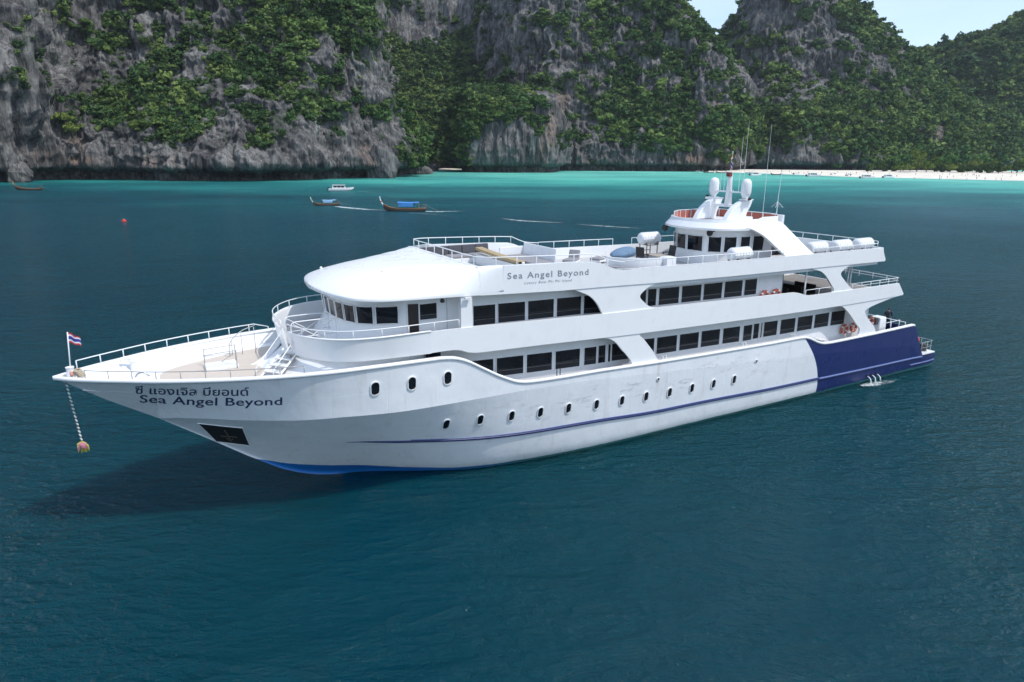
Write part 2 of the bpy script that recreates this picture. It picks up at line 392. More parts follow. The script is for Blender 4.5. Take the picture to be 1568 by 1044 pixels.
# anchor pocket
P4 = [hull_hit(*p) for p in [(303, 648), (371.5, 655), (382.5, 682), (331, 676)]]
def bil(P, u, v): return tuple((1-u)*(1-v)*P[0][i]+u*(1-v)*P[1][i]+u*v*P[2][i]+(1-u)*v*P[3][i] for i in (0, 1))
rows = [[(lambda q: (q[0], hull_y(*q)+.012, q[1]))(bil(P4, u, v)) for u in np.linspace(0, 1, 9)] for v in np.linspace(0, 1, 6)]
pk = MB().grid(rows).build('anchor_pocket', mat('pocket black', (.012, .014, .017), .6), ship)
edge = [(lambda q: (q[0], hull_y(*q)+.01, q[1]))(bil(P4, u, v)) for u, v in [(k/8, 0) for k in range(8)]+[(1, k/5) for k in range(5)]+[(1-k/8, 1) for k in range(8)]+[(0, 1-k/5) for k in range(5)]]
MB().tube(edge, .022, 5, closed=True).build('frame', WHITE2, pk)
mb = MB(); f = lambda u, v, o=.04: (lambda q: (q[0], hull_y(*q)+o, q[1]))(bil(P4, u, v))
mb.tube([f(.3, .62), f(.45, .6), f(.75, .58)], .02, 5); mb.tube([f(.53, .25), f(.5, .85)], .035, 6); mb.tube([f(.42, .72), f(.5, .86), f(.6, .7)], .03, 5)
mb.build('anchor', mat('rusty iron', (.10, .075, .06), .7), pk)
# lettering
def text_mesh(body, shear=0.0, space=1.0, off=0.0):
    cu = bpy.data.curves.new('lettering', 'FONT'); cu.body = body; cu.shear = shear; cu.space_character = space; cu.resolution_u = 3; cu.offset = off
    o = bpy.data.objects.new('lettering', cu); COL.objects.link(o); bpy.context.view_layer.update()
    me = bpy.data.meshes.new_from_object(o.evaluated_get(bpy.context.evaluated_depsgraph_get()))
    bpy.data.objects.remove(o); bpy.data.curves.remove(cu)
    bm = bmesh.new(); bm.from_mesh(me); bmesh.ops.triangulate(bm, faces=bm.faces); bm.to_mesh(me); bm.free()
    return me
def letter(body, quad, capz, fn, material, kw_label='', **kw):
    """quad: baseline left, baseline right, top right, top left as (x, z) in the ship's frame; capz: text height that maps onto the quad"""
    me = text_mesh(body, **kw); co = np.empty(len(me.vertices)*3); me.vertices.foreach_get('co', co); co = co.reshape(-1, 3)
    x0, x1 = co[:, 0].min(), co[:, 0].max(); out = []
    for p in co:
        u = (p[0]-x0)/(x1-x0); v = p[1]/capz
        q = bil([quad[0], quad[1], quad[2], quad[3]], u, v); out += [q[0], fn(*q), q[1]]
    co2 = np.array(out).reshape(-1, 3)
    # one object per word: cut at the widest gaps between glyphs
    words = len(body.split()); sx = np.sort(co[:, 0]); gaps = np.argsort(sx[1:]-sx[:-1])[-(words-1):]; cuts = np.sort([(sx[g]+sx[g+1])/2 for g in gaps])
    wid = np.searchsorted(cuts, co[:, 0]); polys = [tuple(p.vertices) for p in me.polygons]; o_ = None
    for w in range(words):
        sel = np.where(wid == w)[0]; remap = {int(v): i for i, v in enumerate(sel)}
        m2 = bpy.data.meshes.new('lettering'); m2.from_pydata([tuple(co2[v]) for v in sel], [], [tuple(remap[v] for v in p) for p in polys if p[0] in remap])
        m2.materials.append(material); m2.update(); o_ = link('lettering', m2, ship); o_['label'] = kw_label
    bpy.data.meshes.remove(me)
hq = lambda *pts: [hull_hit(*p) for p in pts]
hy = lambda x, z: hull_y(x, z)+.012
letter('Sea Angel Beyond', hq((214, 616), (432, 619.5), (432, 608), (214, 604.5)), 0.70, hy, LETTER, space=1.04, off=.012, kw_label='navy name in Latin letters on the bow')
letter('ซี แองเจิล บียอนด์', hq((207, 602.3), (381, 605.5), (381, 597), (207, 594.3)), 0.52, hy, LETTER, off=.012, kw_label='navy name in Thai script on the bow')
SIDE_Y = 4.40
pp = lambda px, py, y=SIDE_Y: (lambda o, d: ((o+d*((y-o.y)/d.y)).x, (o+d*((y-o.y)/d.y)).z))(SHIP_I @ Vector((0, 0, CAMH)), SHIP_I.to_3x3() @ Vector(_fw + _rt*((px-784)/F) - _up*((py-522)/F)))
sy = lambda x, z: SIDE_Y+.012
letter('Sea Angel Beyond', [pp(777, 427), pp(901, 420.5), pp(901, 411.5), pp(777, 417.5)], 0.70, sy, LETTERG, space=1.22, off=.008, kw_label='grey name on the upper deck side')
letter('Luxury Boat Phi Phi Island', [pp(803, 434.8), pp(875.5, 430.4), pp(875.5, 426.6), pp(803, 431)], 0.70, sy, LETTERG, space=1.25, shear=.18, kw_label='small grey slogan below the name')

# ------------------------------------------------------------------ side shells
def shell(name, poly, y0=SIDE_Y, th=.12, m=WHITE, both=True, label=None):
    out = []
    for s in ((1, -1) if both else (1,)):
        o = MB().prism(poly, s*y0, s*(y0-th)).build(name, m, ship, bevel=0.0)
        if label: o['label'] = label
        out.append(o)
    return out
arc = lambda pts, n=5: [(float(p[0]), float(p[1])) for p in cr(pts, n)]
# middle deck bulwark band
band2 = arc([(13.4, 7.94), (11.3, 7.92), (3.9, 7.69), (.32, 7.63), (-5.31, 7.5), (-10.6, 7.395)], 2)+arc([(-10.87, 7.38), (-11.3, 7.30), (-11.83, 7.15), (-12.3, 7.06), (-12.8, 7.04)], 4)+[(-14.62, 7.03), (-16.65, 7.02), (-21.84, 6.99), (-22.55, 6.2), (-22.5, 6.09)]+arc([(-21, 6.07), (-15.22, 6.05), (-8.84, 6.12), (1.13, 6.34), (4.19, 6.44), (7.48, 6.56), (10.8, 6.65)], 2)+arc([(11.2, 6.68), (11.6, 6.76), (11.95, 6.9), (12.3, 6.97), (12.8, 6.98)], 4)+[(13.4, 6.98)]
shell('deck_bulwark', band2)
# sun deck band
band3 = [(10.92, 9.44), (9.75, 9.44), (9.75, 10.585), (5.78, 10.46)]+arc([(4.5, 10.38), (4.1, 10.28), (3.6, 10.08), (3.1, 9.92), (2.6, 9.86), (2.1, 9.85)], 3)+[(-5.03, 9.72), (-10.78, 9.66), (-19.31, 9.59), (-19.8, 8.8), (-19.75, 8.68), (-12.36, 8.78), (-5.14, 8.87), (.52, 8.99), (4.3, 9.1), (6.51, 9.14), (10.92, 9.33)]
shell('deck_bulwark', band3)
# joining panels, set a little behind the bands
yp = SIDE_Y-.045
shell('side_panel', arc([(5.67, 9.07), (5.21, 8.9), (4.72, 8.66), (4.31, 8.28), (3.99, 7.8), (3.88, 7.6)], 5)+[(.3, 7.55)]+arc([(.32, 7.62), (.71, 7.71), (1.11, 7.95), (1.5, 8.37), (1.01, 8.76), (.51, 8.91), (.0, 8.97)], 5)+[(0, 9.05), (5.7, 9.15)], yp)
shell('side_panel', arc([(-12.3, 8.72), (-13.14, 8.51), (-13.74, 8.16), (-14.39, 7.55), (-14.72, 7.2), (-14.62, 7.05), (-14.3, 6.98)], 5)+[(-16.75, 6.96)]+arc([(-16.62, 7.05), (-15.82, 7.63), (-15.22, 8.2), (-15.83, 8.58), (-16.37, 8.71)], 5)+[(-16.6, 8.8), (-12.2, 8.85)], yp)
shell('side_panel', [(11.9, 9.42), (11.9, 7.86), (11.31, 7.86), (11.34, 9.42)], yp, .25)
shell('side_panel', arc([(4.3, 6.46), (3.5, 6.33), (2.98, 6.06), (2.52, 5.57), (2.22, 5.29), (1.85, 4.84), (1.8, 4.5)], 5)+[(.0, 4.5)]+arc([(.0, 4.7), (.25, 5.07), (.68, 5.56), (1.09, 6.0), (1.37, 6.25), (1.1, 6.38)], 5)+[(1.1, 6.5), (4.3, 6.55)], yp)
shell('side_panel', arc([(-15.2, 6.08), (-15.97, 5.9), (-16.78, 5.33), (-17.65, 4.56), (-18.08, 4.2), (-18.1, 3.9), (-17.9, 3.6)], 5)+[(-20.3, 3.5)]+arc([(-20.0, 3.7), (-19.67, 4.17), (-18.77, 4.89), (-18.42, 5.38), (-18.9, 5.58), (-19.78, 5.76), (-21.11, 5.96), (-22.2, 6.06)], 5)+[(-22.2, 6.15), (-15.1, 6.15)], yp)

# ------------------------------------------------------------------ decks
def plate(name, outline, zf, m, th=.1, parent=ship):
    """deck sheet from a half outline [(x, y)] given from bow to stern; zf(x) its height"""
    rows = []
    for x, y in outline: rows.append([(x, -y, zf(x)), (x, -y/3, zf(x)), (x, y/3, zf(x)), (x, y, zf(x)), (x, y, zf(x)-th), (x, 0, zf(x)-th), (x, -y, zf(x)-th)])
    return MB().grid(rows, closed=True).build(name, m, parent)
d2b = lerp_tab([(-22.5, 6.1), (-15.2, 6.06), (-8.8, 6.13), (1.1, 6.35), (7.5, 6.57), (11, 6.66), (13, 6.98), (20, 6.98)])
d3b = lerp_tab([(-19.8, 8.69), (-12.4, 8.79), (-5.1, 8.88), (.5, 9.0), (4.3, 9.11), (6.5, 9.15), (11.4, 9.34), (17, 9.4)])
plate('main_deck', [(x, min(float(bs_f(x)), hull_y(x, 3.5 if x > -12 else 2.65))-.18) for x in np.linspace(13, -24.5, 40)], lambda x: 3.62+.012*x if x > -12 else 2.75, DECKG, .12)
fd = lambda x: 6.12+.012*(x-12)
plate('fore_deck', [(x, max(.05, hull_y(x, fd(x))-.1)) for x in np.linspace(26.8, 12.2, 30)], fd, WHITE2, .1)
ol = [(24.0, .05)]+[(float(p[0]), float(p[1])) for p in cr([(23.95, .5), (23.6, 1.05), (22.8, 1.6), (21, 2.5), (19.2, 3.1), (17, 3.5)], 4)]
plate('deck_covering', ol, lambda x: fd(x)+.012, TEAK, .02)
BAL = cr([(13.4, 4.40), (15.0, 4.40), (15.9, 4.33), (16.9, 4.1), (17.82, 3.5), (18.55, 2.5), (18.93, 1.4), (19.05, 0)], 6)
plate('middle_deck', [(float(p[0])-.3*max(0, (float(p[0])-15)/4), max(.02, float(p[1])-.3)) for p in BAL[::-1]]+[(x, 4.3) for x in np.linspace(13, -22.3, 24)], lambda x: float(d2b(x))+.22, DECKG, .2)
plate('deck_covering', [(-10.7, 4.2), (-14, 4.2), (-15.2, 4.2)], lambda x: float(d2b(x))+.245, mat('dimmed saloon floor', (.05, .045, .04), .9), .012)  # floor colour darkened to carry the saloon's shade
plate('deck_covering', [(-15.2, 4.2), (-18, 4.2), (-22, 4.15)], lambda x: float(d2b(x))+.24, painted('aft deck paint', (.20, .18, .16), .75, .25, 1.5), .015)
plate('sun_deck', [(x, 4.29) for x in np.linspace(7.0, -19.6, 24)], lambda x: float(d3b(x))+.16, DECKG, .15)
# balcony bulwark (round the front of the middle deck), with a gap for the gate
full = [(float(p[0]), float(p[1])) for p in BAL]; full = full+[(x, -y) for x, y in full[::-1][1:]]
def wallstrip(name, pts, z0, z1, th, m, flare0=0.0, parent=ship, zf0=None, zf1=None):
    """a vertical wall that follows plan points; the foot moves inwards by flare"""
    n = len(pts); rows = []
    for i, (x, y) in enumerate(pts):
        a = pts[max(0, i-1)]; b = pts[min(n-1, i+1)]; tx, ty = b[0]-a[0], b[1]-a[1]; l_ = math.hypot(tx, ty) or 1
        nx, ny = ty/l_, -tx/l_       # to the right of travel
        flare = flare0 if flare0 == 0 else flare0*min(1., max(0., (x-13.4)/2.))
        q0 = z0 if zf0 is None else zf0(x); q1 = z1 if zf1 is None else zf1(x)
        rows.append([(x+nx*flare, y+ny*flare, q0), (x, y, q1), (x+nx*th, y+ny*th, q1), (x+nx*(th+flare), y+ny*(th+flare), q0)])
    o = MB().grid(rows, closed=True)
    o.f += [(0, 1, 2, 3), tuple((n-1)*4+k for k in (3, 2, 1, 0))]; o.mi += [0, 0]
    return o.build(name, m, parent, auto=.6)
i0 = min(range(len(full)), key=lambda i: abs(full[i][1]-1.5) + (9 if full[i][0] < 17 else 0)); i1 = min(range(len(full)), key=lambda i: abs(full[i][1]-.75) + (9 if full[i][0] < 17 else 0))
wallstrip('balcony_bulwark', full[:i0+1], 6.96, 7.955, .09, WHITE, .18)
wallstrip('balcony_bulwark', full[i1:], 6.96, 7.955, .09, WHITE, .18)
for seg in (full[:i0+1], full[i1:]): MB().tube([(x, y, 7.98) for x, y in seg], .045, 6).build('bulwark_cap', WHITE2, ship, smooth=True)
# sun deck forward roof, lofted
rb = lerp_tab([(float(p[0]), float(p[1])) for p in cr([(17.46, .03), (17.43, .6), (17.3, 1.6), (17.0, 2.7), (16.5, 3.6), (15.6, 4.2), (14.57, 4.4), (13, 4.405), (10.9, 4.40)], 8)])
zlip = lerp_tab([(17.46, 9.56), (16.5, 9.5), (14.5, 9.47), (11.3, 9.36), (9.9, 9.3)])
zcr = lerp_tab([(float(p[0]), float(p[1])) for p in cr([(17.46, 9.70), (16.6, 10.05), (15.2, 10.35), (13.5, 10.54), (12, 10.60), (10.9, 10.60)], 6)])
nex = lerp_tab([(17.46, 2.0), (15.5, 2.2), (14, 2.8), (13, 4.2), (12, 7.5), (11.5, 14), (11.2, 24), (10.9, 40)])
nex2 = lerp_tab([(10.95, 40), (10.5, 80), (10.1, 180), (9.7, 500)]); ztop2 = lerp_tab([(10.95, 10.60), (10.0, 10.60), (9.7, 10.59)])
for s in (1, -1):
    rows = []
    for x in np.linspace(10.93, 9.73, 16):
        e_ = float(nex2(x)); zl = float(zlip(x))+.1 if x > 9.9 else 9.40; zt_ = float(ztop2(x)); us = [1-(1-k/24)**2.2*.09 for k in range(25)]
        rows.append([(x, s*4.402*u, zl+(zt_-zl)*max(0., 1-u**e_)**(1/1.35)) for u in us]+[(x, s*4.4, 9.40)])
    MB().grid(rows).build('bulwark_shoulder', WHITE, ship, smooth=True)
rows = []
sts = [17.46-1.2*(k/14)**2 for k in range(15)]+list(np.linspace(16.1, 10.9, 30))
for x in sts:
    b = float(rb(x)); z0 = float(zlip(x)); z1 = float(zcr(x)); e = float(nex(x)); r = []
    zl = z0+.1
    for k in range(41):
        a = -math.pi/2+math.pi*k/40; s_ = math.sin(a); yy = b*math.copysign(abs(s_)**(1 if e < 4 else .55), s_); yy = b*s_ if e < 4 else b*math.copysign(1-(1-abs(s_))**1.15, s_)
        r.append((x, yy, zl+(z1-zl)*(max(0, 1-abs(yy/b)**e))**(1/1.35)))
    r += [(x, b+.0, z0), (x, b*.9, z0-.03), (x, 0, z0-.05), (x, -b*.9, z0-.03), (x, -b, z0)]
    rows.append(r)
mb = MB().grid(rows, closed=True); n_ = len(rows[0])
mb.f += [tuple((len(rows)-1)*n_+k for k in range(n_))]; mb.mi += [0]
mb.build('lounge_roof', WHITE2, ship, auto=.9)
for x, y in ((14.6, 1.9), (16.2, -2.6)):
    MB().lathe([(0, 0), (.07, 0), (.07, .05), (.03, .1), (0, .11)], 10, 'z', (x, y, float(zlip(x))+.1+(float(zcr(x))-float(zlip(x))-.1)*(1-abs(y/float(rb(x)))**2.4)**(1/1.35)-.01)).build('roof_vent', SOILW, ship)
# inner linings of the sun deck bulwarks and the raised forward platform
lin = [(10.85, 10.56), (10.3, 10.57), (9.75, 10.57), (5.78, 10.45), (4.4, 10.34), (3.1, 9.92), (2.1, 9.85), (-5.03, 9.72), (-10.78, 9.66), (-19.3, 9.58)]
for s in (1, -1):
    rows = [[(x, s*(SIDE_Y-(.3 if x > 9.8 else .02)), z+.012), (x, s*(SIDE_Y-.34 if x > 4.2 else SIDE_Y-.2), z+.012), (x, s*(SIDE_Y-.36 if x > 4.2 else SIDE_Y-.22), z-1.1)] for x, z in lin]
    MB().grid(rows).build('bulwark_lining', WHITE2, ship)
MB().box((10.87, 0, 10.1), (.2, 8.2, .98)).build('well_front', WHITE2, ship)
MB().box((8.9, 0, 9.45), (3.9, 8.1, .3)).build('well_platform', DECKG, ship)
MB().prism([(-19.55, 9.60), (-19.3, 9.60), (-19.3, 8.85), (-19.8, 8.8)], -4.3, 4.3).build('aft_bulwark', WHITE, ship)

# ------------------------------------------------------------------ deck houses
def house_wall(name, y, x0, x1, z0f, z1f):
    out = []
    for s in (1, -1):
        rows = [[(x, s*y, z0f(x)), (x, s*y, z1f(x)), (x, s*(y-.08), z1f(x)), (x, s*(y-.08), z0f(x))] for x in np.linspace(x0, x1, 24)]
        mb = MB().grid(rows, closed=True); mb.f += [(0, 1, 2, 3), (95, 94, 93, 92)]; mb.mi += [0, 0]
        out.append(mb.build(name, WHITE, ship))
    return out
def window(parent, quad, y, s, low=True):
    """quad = x0, ztop0, x1, ztop1, zbot0, zbot1 on the wall plane y; a pane, its frame and a painted reflection line"""
    x0, t0, x1, t1, b0, b1 = quad
    yy = lambda o: s*(y+o)
    P = [(x0, b0), (x1, b1), (x1, t1), (x0, t0)]
    p = MB().prism(P, yy(.004), yy(.02)).build('window', GLASS, parent)
    g = .035; sg = 1 if x0 > x1 else -1
    O = [(x0+g*sg, b0-g), (x1-g*sg, b1-g), (x1-g*sg, t1+g), (x0+g*sg, t0+g)]
    mb = MB()
    for i in range(4):
        j = (i+1) % 4; mb.add([(P[i][0], yy(.0), P[i][1]), (P[j][0], yy(.0), P[j][1]), (O[j][0], yy(.0), O[j][1]), (O[i][0], yy(.0), O[i][1]),
                               (P[i][0], yy(.045), P[i][1]), (P[j][0], yy(.045), P[j][1]), (O[j][0], yy(.045), O[j][1]), (O[i][0], yy(.045), O[i][1])],
                              [(4, 5, 6, 7), (0, 1, 5, 4), (3, 7, 6, 2)])
    mb.build('frame', WHITE2, p)
    if low and abs(x0-x1) > .7:
        h0, h1 = b0+(t0-b0)*.27, b1+(t1-b1)*.27; h2 = .018
        MB().prism([(x0-.03*sg, h0), (x1+.03*sg, h1), (x1+.03*sg, h1+h2), (x0-.03*sg, h0+h2)], yy(.021), yy(.03)).build('rail_reflection', mat_refl, p)  # grey strip painted for the bulwark rail mirrored in the glass
        MB().prism([(x0-.01*sg, b0+.01), (x1+.01*sg, b1+.01), (x1+.01*sg, h1), (x0-.01*sg, h0)], yy(.0205), yy(.023)).build('lower_pane', GLASSL, p)
    return p
mat_refl = mat('rail reflection grey', (0.14, 0.145, 0.15), 0.4)
W1 = [[11.27, 6.0, 9.76, 5.93, 5.1, 5.01], [9.57, 5.92, 8.05, 5.86, 4.99, 4.92], [7.85, 5.85, 6.34, 5.79, 4.90, 4.84], [6.12, 5.78, 4.59, 5.73, 4.82, 4.76], [4.3, 5.71, 3.51, 5.68, 4.76, 4.73], [3.38, 5.70, 2.9, 5.69, 4.73, 4.72], [2.72, 5.69, 2.56, 5.68, 4.71, 4.71], [2.47, 5.68, 1.0, 5.63, 4.72, 4.67],
      [.9, 5.67, -.53, 5.62, 4.69, 4.66], [-.72, 5.62, -2.24, 5.58, 4.65, 4.61], [-2.44, 5.57, -3.95, 5.54, 4.61, 4.58], [-4.15, 5.55, -5.68, 5.51, 4.58, 4.54], [-5.94, 5.50, -7.39, 5.47, 4.54, 4.50], [-7.7, 5.45, -8.47, 5.44, 4.48, 4.47], [-8.6, 5.46, -9.09, 5.45, 4.5, 4.49], [-9.27, 5.46, -9.39, 5.46, 4.5, 4.5], [-9.53, 5.46, -10.79, 5.43, 4.5, 4.48], [-11.09, 5.43, -12.51, 5.40, 4.47, 4.46], [-12.73, 5.41, -14.23, 5.39, 4.46, 4.45], [-14.44, 5.39, -15.92, 5.38, 4.46, 4.44], [-16.16, 5.38, -17.64, 5.36, 4.43, 4.40]]
W2 = [[10.87, 8.67, 9.7, 8.64, 7.73, 7.70], [9.54, 8.65, 8.04, 8.60, 7.71, 7.67], [7.87, 8.60, 6.36, 8.57, 7.67, 7.64], [6.18, 8.57, 4.69, 8.53, 7.63, 7.60], [4.51, 8.53, 3.21, 8.5, 7.59, 7.55],
      [1.6, 8.49, .36, 8.48, 7.56, 7.54], [.24, 8.48, -.37, 8.46, 7.53, 7.52], [-.56, 8.45, -2.05, 8.42, 7.51, 7.48], [-2.25, 8.42, -3.76, 8.39, 7.48, 7.45], [-3.94, 8.39, -5.43, 8.37, 7.45, 7.42], [-5.62, 8.38, -7.12, 8.35, 7.42, 7.39], [-7.31, 8.35, -8.36, 8.33, 7.40, 7.38], [13.54, 9.03, 12.72, 9.03, 8.32, 8.31]]
h1 = house_wall('main_deck_house', 3.40, 12.4, -20.3, lambda x: 3.4 if x > -12 else 2.7, lambda x: float(d2b(x))+.05)
h2 = house_wall('middle_deck_house', 3.50, 14.3, -10.75, lambda x: float(d2b(x))+.1, lambda x: float(d3b(x))+.05)
for hw, ws, y in ((h1, W1, 3.40), (h2, W2, 3.50)):
    for w in ws:
        for o, s in zip(hw, (1, -1)): window(o, w, y, s, low=(s == 1))
for o, s in zip(h2, (1, -1)):   # lounge side door
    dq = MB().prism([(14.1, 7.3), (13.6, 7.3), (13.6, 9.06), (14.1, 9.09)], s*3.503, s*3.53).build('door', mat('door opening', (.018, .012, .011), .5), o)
    MB().tube([(14.13, s*3.53, 7.3), (14.13, s*3.53, 9.11), (13.57, s*3.53, 9.08), (13.57, s*3.53, 7.3)], .028, 4).build('frame', WHITE2, dq)
for x, z0, z1 in ((11.3+.9, 7.4, 9.3), ):
    for o, s in zip(h2, (1, -1)): MB().box((x, s*3.505, (z0+z1)/2), (.02, .02, z1-z0)).build('seam', mat('seam', (.4, .42, .45), .5), o)
for o, s in zip(h1, (1, -1)):
    for x in (12.2, 4.45, 2.8, -5.8, -7.55, -9.2, -10.95):
        MB().box((x, s*3.405, 4.9), (.02, .02, 1.9 if x < 9 else 3)).build('seam', mat_refl if False else WHITE2, o)
# end bulkheads
MB().box((-20.3, 0, 4.4), (.1, 6.8, 3.4)).build('aft_bulkhead', WHITE, ship)
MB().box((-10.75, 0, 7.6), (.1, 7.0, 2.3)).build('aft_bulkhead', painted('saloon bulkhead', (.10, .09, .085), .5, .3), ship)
# curved lounge front on the middle deck
LF = [(float(p[0]), float(p[1])) for p in cr([(14.3, 3.50), (14.75, 3.33), (15.55, 2.98), (16.1, 2.46), (16.42, 1.6), (16.56, .7), (16.6, 0)], 8)]
LF = LF+[(x, -y) for x, y in LF[::-1][1:]]
nrm = lambda pts, i: (lambda a, b: (lambda l_: (-(b[1]-a[1])/l_, (b[0]-a[0])/l_))(math.hypot(b[0]-a[0], b[1]-a[1])))(pts[max(0, i-1)], pts[min(len(pts)-1, i+1)])
rows = []
for i, (x, y) in enumerate(LF):
    nx, ny = nrm(LF, i); fr = max(0, (x-14.3)/2.3)
    rows.append([(x-nx*o*fr, y-ny*o*fr, z) for o, z in ((-.62, 7.1), (-.60, 7.25), (-.34, 7.55), (-.06, 7.95), (.0, 8.18), (-.02, 8.6), (-.10, 9.12), (-.14, 9.5))])
lf = MB().grid(rows).build('lounge_front', WHITE2, ship, auto=.7)
def curve_windows(owner, pts, edges, zb, zt, lean=(0., 0.), name='window', out=1.):
    """panes between plan arc-length positions (given as fractions), standing just outside the wall"""
    cum = [0.]
    for a, b in zip(pts[:-1], pts[1:]): cum.append(cum[-1]+math.hypot(b[0]-a[0], b[1]-a[1]))
    X = lambda q: float(np.interp(q, cum, [p[0] for p in pts])); Yf = lambda q: float(np.interp(q, cum, [p[1] for p in pts]))
    for a, b in edges:
        rows = []; mid = []
        for q in np.linspace(a, b, 5):
            e = .05; tx, ty = X(q+e)-X(q-e), Yf(q+e)-Yf(q-e); l_ = math.hypot(tx, ty); nx, ny = -ty/l_*out, tx/l_*out
            rows.append([(X(q)+nx*(.03+lean[0]), Yf(q)+ny*(.03+lean[0]), zb), (X(q)+nx*(.03+lean[1]), Yf(q)+ny*(.03+lean[1]), zt)])
        w = MB().grid(rows).build(name, GLASS, owner, smooth=True)
        loop = [r[0] for r in rows]+[r[1] for r in rows[::-1]]
        MB().tube(loop, .024, 4, closed=True).build('frame', WHITE2, w)
    return cum
cum = curve_windows(lf, LF, [], 0, 0)
def arcpos(pts, x, y):
    cum = [0.]
    for a, b in zip(pts[:-1], pts[1:]): cum.append(cum[-1]+math.hypot(b[0]-a[0], b[1]-a[1]))
    i = min(range(len(pts)), key=lambda k: (pts[k][0]-x)**2+(pts[k][1]-y)**2); return cum[i]
tot = cum[-1]; E0 = []
e = [arcpos(LF, 14.5, 3.43), arcpos(LF, 15.45, 3.02)]
E0 = [(e[0]+.02, e[1]-.06), (e[1]+.06, e[1]+.78)]; q = e[1]+.90
while q+.62 < tot-.1:
    E0.append((q, q+.66)); q += .78
curve_windows(lf, LF, [a for a in E0 if a[1] < tot-.5], 8.27, 9.06, (.02, .1))
# main deck house front below the balcony
foot = cr([(20.75, -.15), (20.6, .6), (20.0, 1.7), (19.2, 2.6), (18.0, 3.3), (16.2, 3.75), (14.5, 3.8), (12.4, 3.45)], 6)
head = cr([(18.75, -.3), (18.65, .6), (18.3, 1.7), (17.75, 2.7), (16.9, 3.4), (15.6, 3.85), (14.2, 3.9), (12.4, 3.45)], 6)
for s in (1, -1):
    rows = []
    for a_, b_ in zip(foot, head):
        if s < 0 and a_[1] < 1.3: continue
        rows.append([(a_[0]+(b_[0]-a_[0])*(t_**.62), s*(a_[1]+(b_[1]-a_[1])*t_**.62), 6.1+(7.05-6.1)*t_**1.25) for t_ in np.linspace(0, 1, 9)])
    MB().grid(rows).build('house_front', WHITE, ship, smooth=True)
lip = [(foot[0][0]+(head[0][0]-foot[0][0])*(t_**.62), -.15-.3*t_, 6.1+(7.5-6.1)*t_**1.25) for t_ in np.linspace(0, 1, 14)]
MB().grid([[(x, y, z-.35*min(1, k_/5)), (x+.03, y, z+.04), (x-.05, y-.14, z+.07), (x-.12, y-.22, z-.5)] for k_, (x, y, z) in enumerate(lip)]).build('cowl', WHITE2, ship, smooth=True)
q = MB().box((14.2, 3.9, 6.6), (.02, .02, .8)).build('seam', WHITE2, ship)
MB().prism([(12.72, 6.2), (13.45, 6.2), (13.45, 6.86), (12.72, 6.84)], 3.845, 3.87).build('window', GLASS, ship)
# support columns on the open aft decks
for x, y, z0, z1 in ((-12.4, 3.9, 6.2, 8.8), (-12.4, -3.9, 6.2, 8.8), (-17.6, 3.3, 6.2, 8.75), (-17.9, 3.3, 6.2, 8.75), (-17.6, -3.3, 6.2, 8.75), (-17.9, -3.3, 6.2, 8.75), (-12.4, 1.5, 6.2, 8.8)):
    MB().tube([(x, y, z0), (x, y, z1)], .055, 8).build('column', WHITE2, ship, smooth=True)

# ------------------------------------------------------------------ railings
def railing(path, h, gap, r=.024, mids=(), m=RAILW, posts=True, ends=True):
    P = [Vector(p) for p in path]; top = [p+Vector((0, 0, h)) for p in P]
    mb = MB().tube(top, r, 6)
    for f_ in mids: mb.tube([p+Vector((0, 0, h*f_)) for p in P], r*.7, 5)
    o = mb.build('railing', m, ship, smooth=True)
    cum = [0.]
    for a, b in zip(P[:-1], P[1:]): cum.append(cum[-1]+(b-a).length)
    n = max(1, round(cum[-1]/gap)); me = None
    for k in range(n+1):
        q = cum[-1]*k/n
        x, y, z = (float(np.interp(q, cum, [p[i] for p in P])) for i in (0, 1, 2))
        if me is None: me = MB().tube([(0, 0, -.02), (0, 0, h)], r*.95, 6).mesh('post', m, True)
        link('post', me, o).location = (x, y, z)
    return o
c3 = lambda pts, n=4: [tuple(map(float, p)) for p in cr(pts, n)]
fwd = c3([(4.35, -4.25, 10.38), (6, -4.25, 10.47), (9.6, -4.22, 10.6), (10.5, -4.0, 10.62), (10.82, -3.4, 10.64), (10.9, 0, 10.66), (10.88, 3.2, 10.64), (10.5, 3.95, 10.62), (9.6, 4.22, 10.6), (6.5, 4.25, 10.48), (4.6, 4.25, 10.4), (3.6, 4.25, 10.06), (2.6, 4.25, 9.86)])
railing(fwd, .36, 1.05)
railing([(2.6, 4.25, 9.87), (-5, 4.25, 9.73), (-9.6, 4.25, 9.68)], .40, 1.15)
railing(c3([(4.35, -4.25, 10.38), (3.4, -4.25, 10.0), (2.4, -4.25, 9.87)]), .38, 1.2)
railing([(2.4, -4.25, 9.87), (-3.4, -4.25, 9.76)], .42, 1.15); railing([(-5.0, -4.25, 9.74), (-12, -4.25, 9.66), (-19.0, -4.2, 9.60), ], .42, 1.25)
railing([(-19.0, -4.2, 9.60), (-19.25, -3.9, 9.6), (-19.35, 0, 9.6), (-19.25, 3.9, 9.6), (-19.0, 4.2, 9.6)], .42, 1.3)
railing([(-12.3, 4.25, 9.66), (-19.0, 4.2, 9.6)], .30, 1.4)
cut = 1.9
railing([(x, y*.985, 7.99) for x, y in [(12.0, 4.40)]+full[:i0+1]], .34, 1.15); railing([(x, y*.985, 7.99) for x, y in full[i1:]+[(12.0, -4.40)]], .34, 1.15)
railing([(-12.0, 4.3, 7.06), (-14.6, 4.3, 7.05)], .34, 1.1); railing([(-16.7, 4.3, 7.03), (-21.7, 4.3, 7.0)], .36, 1.0, mids=(.5,))
